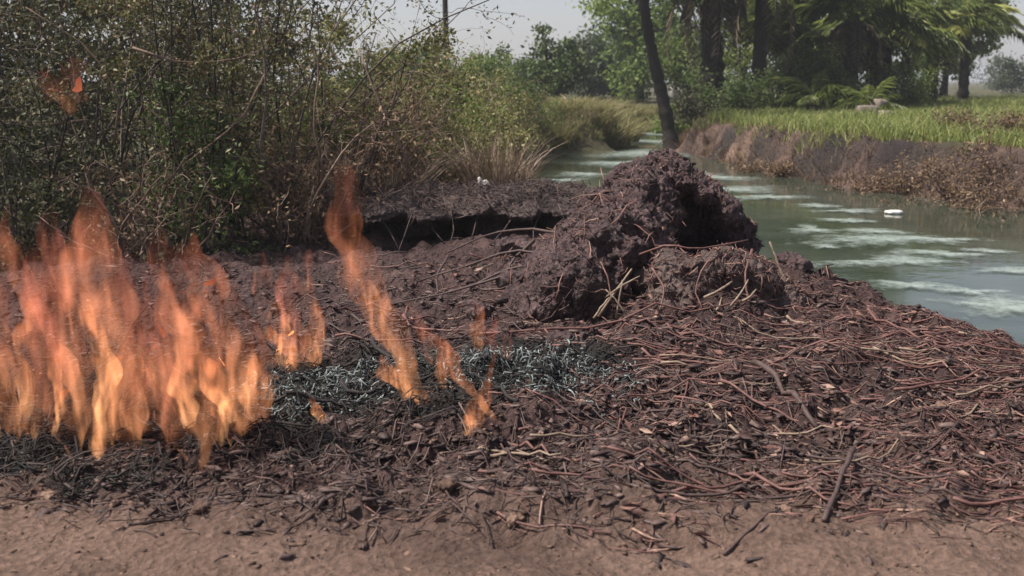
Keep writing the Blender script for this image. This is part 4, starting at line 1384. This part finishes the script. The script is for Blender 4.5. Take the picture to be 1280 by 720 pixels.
REED = [reed_mesh('reed_clump', 1100 + i, 420, .38, 1.3, .75, .026, M['reed']) for i in range(4)]
DRY = [reed_mesh('dry_reed_clump', 1120 + i, 380, .36, 1.1, .9, .02, M['dry_reed']) for i in range(3)]
rg = np.random.default_rng(5)
spots = []
k = 0
while len(spots) < 64 and k < 4000:
    k += 1
    y = rg.uniform(11.2, 31)
    lim = np.interp(y, NEAR[7:16, 1], NEAR[7:16, 0])
    x = lim - 0.45 - abs(rg.normal()) * 1.1
    if x < -2.6 or seg_dist(np.array([x]), np.array([y]), NEAR)[0] < .35 or y < 12.4 and x > -1.0:
        continue
    if all(math.hypot(x - a, y - b) > .5 + .012 * y for a, b in spots):
        spots.append((x, y))
for i, (x, y) in enumerate(spots):
    edge = abs(x - np.interp(y, NEAR[7:16, 1], NEAR[7:16, 0])) < .9
    dry = (y < 14 and rg.random() < .6) or (edge and rg.random() < .35) or rg.random() < .12
    sc_ = (rg.uniform(.45, .7) if edge else rg.uniform(.75, 1.05)) * (0.85 if y > 24 or y < 15 else 1.0)
    o = link('dry_reed_clump' if dry else 'reed_clump', (DRY if dry else REED)[i % 3], None, (x, y, hz(x, y)), (0, 0, rg.uniform(0, 6.28)), (sc_ * 1.1, sc_ * 1.1, sc_))
    if dry:
        tag(o, 'straw-brown clump of dead reeds on the thicket bank of the river', 'reeds', 'dead reed clumps along the bank')
    else:
        tag(o, 'yellow-green clump of tall reeds on the thicket bank of the river', 'reeds', 'green reed clumps along the bank')
for i, (x, y, h_, s_) in enumerate([(-1.7, 14.5, 1.7, .9), (-1.1, 17.5, 1.7, .9), (-2.7, 17, 2.1, 1.2), (-1.4, 22, 2.0, 1.3), (-.4, 26, 1.8, 1.2)]):
    wild('bank_bush', x, y, ['olive bush rising from the reeds next to the overhanging shrub', 'small olive bush among the reeds near the mound side', 'broad green bush behind the reeds', 'rounded green bush on the bank far up the river', 'green bush at the bend of the bank'][i],
         1200 + i, s_, s_, h_, 12, 10, 5200, .075, ['leaf_olive', 'leaf_olive', 'leaf_mid', 'leaf_light', 'leaf_mid'][i], cat='bush', group='bushes on the thicket bank')

for i, (x, y, s_, h_) in enumerate([(-.9, 13.2, .6, .8), (-.75, 15.2, .6, .9), (-1.1, 19, .8, 1.1), (-.65, 21, .6, .9), (-.2, 24.3, .7, .9), (-1.7, 12.6, .6, 1.2), (-1.9, 15.8, .8, 1.4), (.2, 27.5, .7, .9), (-.9, 16.6, .5, .9), (-1.6, 24, 1.0, 1.4), (-1.3, 13.6, .6, 1.1), (-.5, 12.9, .45, .6), (-.55, 14.1, .5, .7), (-.6, 17.4, .5, .7), (-.7, 19.4, .5, .7), (-1.6, 18, .8, 1.2), (-2.2, 13.4, .7, 1.5), (.5, 29, .6, .8)]):
    h_ = h_ * (1.4 if 14 < y < 28 else 1.1)
    wild('weed_bush', x, y, 'leafy yellow-olive weed bush growing among the reeds of the bank', 1230 + i, s_, s_, h_, 16, 10, 5200, .055, ['leaf_straw', 'leaf_light', 'leaf_straw', 'leaf_olive'][i % 4], 'dry_twig', cat='weed', group='weed bushes among the reeds', wander=.28)

# reed bed at the far bend
for i, (u, Y) in enumerate([(700, 31.5), (722, 32), (742, 31.6), (760, 32.3), (772, 34), (735, 34), (712, 34.5)]):
    x = at(u, 180, Y)[0]
    tag(link('reed_clump', REED[i % 4], None, (x, Y, hz(x, Y)), (0, 0, i), (1.7, 1.7, .62)), 'tall straw-green reeds on the point where the river bends', 'reeds', 'reeds on the river bend')


# trees -----------------------------------------------------------
def tree(name, loc, label, seed, h, crowns, leaf_n, leaf, lm, r0=.16, clump=.5, lean=(0, 0), group=None, per=None, bm='bark'):
    """trunk and limbs reaching into leaf clumps; crowns: list of (x, y, z, rx, ry, rz) from the base"""
    rng = np.random.default_rng(seed)
    e = empty(name, loc, label, 'tree', group)
    tz = np.linspace(0, 1, 8)
    top = crowns[0]
    tr = np.stack([top[0] * tz ** 1.5 + lean[0] * np.sin(tz * 3.14), top[1] * tz ** 1.5, top[2] * tz - .1], 1)
    tr[1:-1, :2] += rng.normal(size=(6, 2)) * .06
    v, f = tubes(tr[None], (r0 * np.linspace(1.15, .5, 8) * np.array([1.35] + [1] * 7))[None], 9)
    link('trunk', mesh_np('trunk', v, f, M[bm], True), e)
    vol = np.array([c[3] * c[4] * c[5] for c in crowns]); vol = vol / vol.sum()
    pts, limbs = [], []
    nc = per or max(14, leaf_n // 130)
    for i in range(nc):
        c = crowns[rng.choice(len(crowns), p=vol)]
        d = rng.normal(size=3); d /= np.linalg.norm(d)
        q = rng.uniform(.35, 1.0) ** .6
        ctr = np.array(c[:3]) + d * np.array(c[3:]) * q
        m = leaf_n // nc
        cs = clump * rng.uniform(.5, 1.3)
        p = ctr + rng.normal(size=(m, 3)) * np.array([cs, cs, cs * .6]) * .55
        pts.append(p)
        st = tr[rng.integers(4, 8)]
        mid = (st + ctr) / 2 + rng.normal(size=3) * .12; mid[2] += .1
        limbs.append(np.stack([st, st * .6 + mid * .4, mid, mid * .5 + ctr * .5, ctr]))
    limbs = np.array(limbs)
    v, f = tubes(limbs, np.linspace(r0 * .3, r0 * .05, 5)[None] * rng.uniform(.5, 1.2, len(limbs))[:, None], 4)
    link('limbs', mesh_np('limbs', v, f, M[bm]), e)
    v, f = leaves(np.concatenate(pts), leaf, rng=rng, droop=.2, aspect=.6)
    link('crown', mesh_np('crown', v, f, M[lm]), e)
    return e


def ptree(name, u, vb, Y, label, seed, boxes, leaf_n, leaf, lm, r0=.16, clump=.6, group=None, zb=None, **k):
    """boxes: crown extents in picture pixels at the tree's own distance"""
    x = at(u, 100, Y)[0]
    z = hz(x, Y) if zb is None else zb
    cr = []
    for (u0, v0, u1, v1) in boxes:
        a, b = at(u0, v0, Y), at(u1, v1, Y)
        rx, rz = (b[0] - a[0]) / 2, (a[2] - b[2]) / 2
        cr.append(((a[0] + b[0]) / 2 - x, 0, (a[2] + b[2]) / 2 - z, rx, max(.6, min(rx, 3)), rz))
    return tree(name, (x, Y, z), label, seed, 0, cr, leaf_n, leaf, lm, r0, clump, group=group, **k)


BG = 'broadleaf trees beyond the river'
ptree('broadleaf_tree', 800, 120, 58, 'bright green tree behind the bend of the river', 1301, [(745, -60, 850, 60), (755, 40, 860, 125)], 9000, .26, 'leaf_light', .2, .9, BG)
ptree('broadleaf_tree', 860, 120, 52, 'fresh green tree between the two dark trunks', 1302, [(820, -120, 900, 10), (815, 20, 900, 105)], 8000, .24, 'leaf_light', .2, .8, BG)
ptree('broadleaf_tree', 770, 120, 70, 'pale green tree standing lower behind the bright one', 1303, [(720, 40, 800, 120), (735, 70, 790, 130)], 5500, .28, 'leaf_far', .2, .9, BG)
ptree('slender_tree', 682, 120, 48, 'slender dark green tree with a pointed top against the sky', 1304, [(668, 22, 696, 70), (650, 55, 715, 125), (700, 45, 730, 110)], 5500, .2, 'leaf_mid', .1, .55, BG)
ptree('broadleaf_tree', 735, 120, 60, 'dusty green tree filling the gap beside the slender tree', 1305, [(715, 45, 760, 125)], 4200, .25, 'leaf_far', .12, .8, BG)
ptree('broadleaf_tree', 600, 110, 50, 'low pale tree behind the reeds under open sky', 1306, [(560, 66, 640, 125), (575, 75, 625, 130)], 5000, .22, 'leaf_light', .1, .7, BG)
ptree('broadleaf_tree', 520, 110, 34, 'green tree showing behind the overhanging shrub', 1307, [(470, 58, 560, 130)], 5000, .16, 'leaf_mid', .1, .55, BG)
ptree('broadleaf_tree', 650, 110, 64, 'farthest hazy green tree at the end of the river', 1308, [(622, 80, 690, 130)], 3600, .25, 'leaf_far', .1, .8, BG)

# leaning trunk on the river bank
xb, yb, zb = at(842, 178, 30.6)
xt, _, zt = at(812, 0, 30.6)
e = empty('leaning_tree', (xb, yb, hz(xb, yb) - .05), 'dark leaning trunk standing at the very edge of the river', 'tree')
pz = np.linspace(0, 1, 60)
H_ = (zt - zb) * 1.75
tr = np.stack([(xt - xb) * 1.75 * pz ** .85, 0.1 * np.sin(pz * 5), H_ * pz], 1)
tr[:, 0] += .05 * np.sin(pz * 9)
v, f = tubes(tr[None], (np.interp(pz, [0, .08, .3, 1], [.30, .2, .165, .09]) * (1 + .07 * np.sin(np.arange(60) * 2.1) + .06 * R.normal(size=60)))[None], 12)
me = mesh_np('trunk', v, f, M['bark'], True)
link('trunk', me, e)
rgx = np.random.default_rng(77)
pts = np.concatenate([np.array(tr[-1]) + rgx.normal(size=3) * np.array([.9, .9, .5]) + rgx.normal(size=(130, 3)) * .4 for _ in range(26)])
pts = pts[pts[:, 2] > H_ * .72]
v, f = leaves(pts, .2, rng=rgx)
link('crown', mesh_np('crown', v, f, M['leaf_mid']), e)
lim = np.array([[tr[-12], tr[-12] * .5 + tr[-1] * .5 + rgx.normal(size=3) * .3, tr[-1] + rgx.normal(size=3) * .8] for _ in range(10)])
v, f = tubes(lim, np.array([[.05, .03, .012]] * 10), 4)
link('limbs', mesh_np('limbs', v, f, M['bark']), e)


# palms -----------------------------------------------------------
def frond_mesh(name, seed, L, droop, leaflet, mat, n=46):
    rng = np.random.default_rng(seed)
    t = np.linspace(0, 1, 12)
    x = L * (t - .12 * droop * t ** 3); z = L * (.42 * t - droop * .75 * t ** 2.2)
    rach = np.stack([x, 0.04 * L * np.sin(t * 3 + seed), z], 1)
    parts = [tubes(rach[None], (.03 * (1 - .85 * t))[None], 4)]
    tt = np.repeat(np.linspace(.16, .99, n), 2)
    c = np.stack([np.interp(tt, t, rach[:, k]) for k in range(3)], 1)
    sgn = np.tile([1, -1], n)
    l = leaflet * np.sin(np.clip(tt * 1.05, 0, 1) * math.pi * .88 + .3) * rng.uniform(.8, 1.2, 2 * n)
    d = np.stack([.55 + rng.normal(size=2 * n) * .12, sgn * .8, -.15 - .35 * rng.random(2 * n)], 1)
    d /= np.linalg.norm(d, axis=1, keepdims=True)
    tip = c + d * l[:, None]; tip[:, 2] -= l * rng.uniform(.15, .5, 2 * n)
    mid = c + d * l[:, None] * .5
    w = np.cross(d, [0, 0, 1.0]); w /= np.linalg.norm(w, axis=1, keepdims=True) + 1e-9
    w = w * (l * .055)[:, None]
    v = np.stack([c, mid + w, tip, mid - w], 1).reshape(-1, 3)
    b = np.arange(2 * n)[:, None] * 4
    parts.append((v, [b + np.array([[0, 1, 2]]), b + np.array([[0, 2, 3]])]))
    v, f = join_geo(parts)
    return mesh_np(name, v, f, mat)


FR = [frond_mesh('frond', 1400 + i, 3.3, [.75, 1.0, 1.25, .55][i], .75, M['frond']) for i in range(4)]
FY = [frond_mesh('frond', 1410 + i, 3.3, [.8, 1.1][i], .75, M['frond_yellow']) for i in range(2)]
FD = [frond_mesh('frond', 1420 + i, 3.0, [2.2, 2.8][i], .55, M['frond_dead'], 30) for i in range(2)]


def palm(u, Y, label, seed, h, r, nf=18, scale=1.0, dead=5, yellow=0, lean=(0, 0)):
    rng = np.random.default_rng(seed)
    x = at(u, 100, Y)[0]
    e = empty('palm_tree', (x, Y, hz(x, Y) - .05), label, 'palm', 'palms on the grassy bank')
    t = np.linspace(0, 1, 26)
    tr = np.stack([lean[0] * t ** 1.4, lean[1] * t, h * t], 1)
    rad = r * (1.25 - .35 * t) * (1 + .13 * np.sin(t * h * 14)) * rng.uniform(.92, 1.08, 26)
    v, f = tubes(tr[None], rad[None], 10)
    link('trunk', mesh_np('trunk', v, f, M['bark'], True), e)
    for k in range(nf):
        a = k * 2.4 + rng.uniform(-.3, .3); up = rng.uniform(-.15, .75)
        me = FY[k % 2] if k < yellow else FR[k % 4]
        s = scale * rng.uniform(.8, 1.15)
        link('frond', me, e, tuple(tr[-1]), (0, -up, a), (s, s, s))
    for k in range(dead):
        a = rng.uniform(0, 6.28); s = scale * rng.uniform(.6, .9)
        tag(link('dead_frond', FD[k % 2], e, tuple(tr[-2]), (0, rng.uniform(.1, .5), a), (s, s, s)), 'dry brown frond hanging down the trunk')
    return e


palm(892, 36, 'stout dark palm leaning at the corner of the grassy bank', 1501, 4.2, .32, 20, 1.0, 10, 0, (-.25, 0))
palm(948, 35, 'straight slim palm with a nearly black trunk', 1502, 4.0, .2, 16, .95, 4)
palm(1010, 40, 'squat palm with low arching fronds in the shaded grove', 1503, 2.0, .36, 24, 1.05, 6)
palm(1062, 37, 'dark palm hung with dead fronds in the shaded grove', 1504, 3.0, .24, 24, 1.0, 9)
palm(1105, 42, 'palm with a pair of yellow-green fronds at the edge of the grove', 1505, 2.6, .24, 24, 1.0, 4, 5)
palm(1165, 44, 'palm with yellowing crown at the open end of the grove', 1506, 2.8, .22, 24, 1.0, 3, 8)
palm(985, 46, 'tall palm standing back in the grove', 1507, 4.2, .26, 16, 1.05, 4)
palm(1205, 50, 'outermost palm of the grove beside open sky', 1508, 3.6, .2, 18, .9, 3, 2)
palm(1090, 31.5, 'young trunkless palm with spiky fronds in front of the grove', 1509, .35, .2, 12, .42, 0, 1)
palm(1018, 33, 'young palm sprouting in the shade beside the slim black trunk', 1510, .5, .2, 12, .5, 0)
GR = 'dark trees closing the grove'
for i, (u, Y, bx) in enumerate([(930, 54, [(890, -30, 975, 50), (890, 20, 975, 110), (860, -260, 990, -90)]), (1020, 56, [(975, -40, 1070, 50), (970, 20, 1070, 115), (960, -280, 1090, -100)]), (1110, 60, [(1060, -40, 1160, 40), (1060, 20, 1150, 105), (1050, -260, 1180, -90)]), (1180, 66, [(1150, -60, 1246, 40), (1150, 25, 1215, 100), (1200, -20, 1250, 62)])]):
    ptree('grove_tree', u, 110, Y, ['dark leafy tree behind the slim palm', 'dark leafy tree in the middle of the grove', 'dark leafy tree behind the yellow-fronded palm', 'thin leafy tree at the open end of the grove'][i], 1600 + i, bx, 12000, .27, 'leaf_light', .18, .9, GR)
# undergrowth at the foot of the grove
for i, (u, Y, rx, h_, lm) in enumerate([(880, 33.5, 1.0, 1.1, 'leaf_dark'), (915, 34, 1.1, 1.5, 'leaf_mid'), (970, 37, 1.3, 2.1, 'leaf_mid'), (1035, 37, 1.4, 1.8, 'leaf_mid'), (1085, 38, 1.3, 1.6, 'leaf_dark'), (905, 44, 1.8, 2.6, 'leaf_light'), (855, 40, 1.0, .9, 'leaf_light'), (1130, 40, 1.2, 1.5, 'leaf_light')]):
    x = at(u, 100, Y)[0]
    wild('undergrowth_bush', x, Y, ['dark bush at the foot of the stout leaning palm', 'green ferny bush between the stout palm and the slim palm', 'tall green bush right behind the slim palm', 'broad green bush in the shade of the grove', 'dark bush below the hanging dead fronds', 'green bush deep behind the leaning palm', 'low green bush beyond the leaning trunk', 'green bush at the open end of the grove'][i],
         1700 + i, rx, rx, h_, 14, 10, 4200, .11, lm, cat='bush', group='undergrowth in the grove', rtw=.008)
# far row of bushes past the grove
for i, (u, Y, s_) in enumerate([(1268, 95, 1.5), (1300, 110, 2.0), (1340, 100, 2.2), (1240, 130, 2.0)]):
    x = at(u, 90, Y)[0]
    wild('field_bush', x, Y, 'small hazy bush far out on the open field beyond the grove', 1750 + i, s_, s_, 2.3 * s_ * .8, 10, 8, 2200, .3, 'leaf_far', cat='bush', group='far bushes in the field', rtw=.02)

# grass on the far bank
rg = np.random.default_rng(9)
n = 170000
Yg = rg.uniform(12, 60, n); Yg = 60 * (Yg / 60) ** 1.35
Xg = rg.uniform(3.5, 30, n) * Yg / 40 + 2
ok = (np.abs(Xg / Yg) < .58) & land(Xg, Yg)
Xg, Yg = Xg[ok], Yg[ok]
df = seg_dist(Xg, Yg, FAR); dn = seg_dist(Xg, Yg, NEAR)
ok = (df < dn) & (df > .75 + .5 * fbm(Xg * .8, Yg * .8, s=95))
Xg, Yg = Xg[ok], Yg[ok]
n = len(Xg)
hh = rg.uniform(.12, .38, n) * (1 + .5 * fbm(Xg * .4, Yg * .4, s=96))
v, f = blades(np.stack([Xg, Yg, hgt(Xg, Yg) - .02], 1), hh, rg.normal(size=(n, 2)) * hh[:, None] * .45, .008 + .0007 * Yg, rg, 2)
tag(link('grass', mesh_np('grass', v, f, M['grass'])), 'bright green grass covering the far bank', 'grass', None, 'stuff')
n = 60000
Yg = 11.8 + 34 * rg.random(n) ** 1.5
Xg = np.interp(Yg, NEAR[7:, 1], NEAR[7:, 0]) - .25 - np.abs(rg.normal(size=n)) * 1.6
dn = seg_dist(Xg, Yg, NEAR); df = seg_dist(Xg, Yg, FAR)
ok = land(Xg, Yg) & (dn < df) & (dn > .2) & ((Yg > 12.6) | (Xg < -1.2))
Xg, Yg = Xg[ok], Yg[ok]; n = len(Xg)
hh = rg.uniform(.12, .5, n) * (1 + .5 * fbm(Xg * .7, Yg * .7, s=97))
v, f = blades(np.stack([Xg, Yg, hgt(Xg, Yg) - .02], 1), hh, rg.normal(size=(n, 2)) * hh[:, None] * .5, .007 + .0007 * Yg, rg, 2)
tag(link('bank_grass', mesh_np('bank_grass', v, f, M['reed'])), 'yellowish rough grass under the reeds of the thicket bank', 'grass', None, 'stuff')
# dead grass and roots hanging over the bank's face
m = 16000
i = rg.integers(0, len(FAR) - 1, m); t = rg.random(m)
w = np.linalg.norm(FAR[1:] - FAR[:-1], axis=1); i = rg.choice(len(FAR) - 1, m, p=w / w.sum())
bx = FAR[i] + (FAR[i + 1] - FAR[i]) * t[:, None] + rg.normal(size=(m, 2)) * .5
dd = seg_dist(bx[:, 0], bx[:, 1], FAR)
ok = land(bx[:, 0], bx[:, 1]) & (dd < 1.3) & (bx[:, 1] < 40)
bx = bx[ok]; m = len(bx)
hh = rg.uniform(.08, .32, m)
v, f = blades(np.stack([bx[:, 0], bx[:, 1], hgt(bx[:, 0], bx[:, 1]) - .02], 1), hh, rg.normal(size=(m, 2)) * .16 + np.array([-.06, -.1]), np.full(m, .016), rg, 2)
tag(link('dead_grass', mesh_np('dead_grass', v, f, M['leaf_brown'])), 'brown dead grass matted on the face of the far bank', 'dead grass', None, 'stuff')
for i, (u, v_, s_) in enumerate([(1205, 232, .9), (1235, 240, 1.0), (1262, 248, 1.1), (1165, 236, .7), (1120, 236, .55), (1060, 228, .5), (1000, 224, .5), (960, 214, .45), (1180, 205, .6), (1270, 215, .7), (1090, 222, .5), (1030, 220, .5), (1140, 225, .6), (1190, 250, .6), (980, 205, .4), (940, 200, .4), (1230, 215, .6), (1150, 245, .5), (1290, 258, .8), (1085, 235, .45)]):
    x, y, _ = gp(u, v_, -.15)
    wild('dead_weed', x, y, 'dry brown dead weed growing on the muddy face of the far bank', 1800 + i, .8 * s_, .7 * s_, .95 * s_, 20, 9, 900, .06, 'leaf_brown', 'dry_twig', cat='weed', group='dead weeds on the far bank', r0=.009, rtw=.006, wander=.3)

# pale broken blocks on the far grass
for i, (u, v_, Y, a, b, c) in enumerate([(1085, 112, 30, .28, .2, .16), (1100, 106, 31, .2, .2, .26), (1115, 118, 29, .5, .18, .1)]):
    x = at(u, v_, Y)[0]
    me = blob_mesh('block', [((0, 0, c * .6), (a, b, c), (0, .1 * i, .4 * i), .35)], .04, M['block'], .02, 5, 450 + i)
    tag(link('rubble_block', me, None, (x, Y, hz(x, Y) + .08)), ['pale rubble block lying in the grass before the grove', 'upright pale rubble block in the grass before the grove', 'flat pale slab lying in the grass before the grove'][i], 'rubble', 'rubble on the far bank')

# power pole behind the thicket
x, y, _ = at(559, 60, 42)
e = empty('utility_pole', (x, y, hz(x, y)), 'thin dark utility pole rising behind the thicket into the sky', 'utility pole')
pz = np.linspace(0, 1, 6)
v, f = tubes(np.stack([-.12 * pz, pz * 0, 8.5 * pz], 1)[None], np.linspace(.12, .085, 6)[None], 10)
link('post', mesh_np('post', v, f, M['bark'], True), e)
v, f = tubes(np.array([[[-1.0, 0, 7.9], [-.1, 0, 7.9], [.8, 0, 7.9]]]), np.full((1, 3), .06), 4)
link('crossarm', mesh_np('crossarm', v, f, M['bark']), e)
for k in (-.9, -.1, .7):
    v, f = tubes(np.array([[[k, 0, 7.95], [k, 0, 8.05], [k, 0, 8.15]]]), np.array([[.03, .05, .03]]), 8)
    link('insulator', mesh_np('insulator', v, f, M['white']), e)

# pale shed glimpsed between the trunks
x, y, _ = at(868, 100, 62)
e = empty('shed', (x, y, hz(x, y)), 'pale metal-roofed shed glimpsed between the trunks', 'shed')
def box(x0, x1, y0, y1, z0, z1):
    v = np.array([(a, b, c) for c in (z0, z1) for b in (y0, y1) for a in (x0, x1)], float)
    return v, np.array([(0, 2, 3, 1), (4, 5, 7, 6), (0, 1, 5, 4), (2, 6, 7, 3), (0, 4, 6, 2), (1, 3, 7, 5)])
v, f = box(-1.3, 1.3, -.8, .8, -.3, 1.7); link('wall', mesh_np('wall', v, f, M['wall']), e)
rv = np.array([(-1.5, -1.0, 1.65), (1.5, -1.0, 1.65), (1.5, 1.0, 1.65), (-1.5, 1.0, 1.65), (-1.5, 0, 2.2), (1.5, 0, 2.2)], float)
link('roof', mesh_np('roof', rv, [np.array([(0, 1, 5, 4), (2, 3, 4, 5), (3, 2, 1, 0)]), np.array([(0, 4, 3), (1, 2, 5)])], M['metal']), e)
v, f = box(-.35, .35, -.83, -.803, -.25, 1.4); link('door', mesh_np('door', v, f, M['bark']), e)


# ------------------------------------------------------------------ humid air
m, nt, out = new_mat('humid_air')
pv = N(nt, 'ShaderNodeVolumePrincipled')
pv.inputs['Color'].default_value = (0.92, 0.95, 1.0, 1)
pv.inputs['Density'].default_value = 0.0010
pv.inputs['Anisotropy'].default_value = 0.3
nt.links.new(pv.outputs[0], out.inputs['Volume'])
v, f = box(-1800, 1800, -30, 1700, -3.0, 16.0)
tag(link('haze', mesh_np('haze', v, f, m)), kind='stuff')
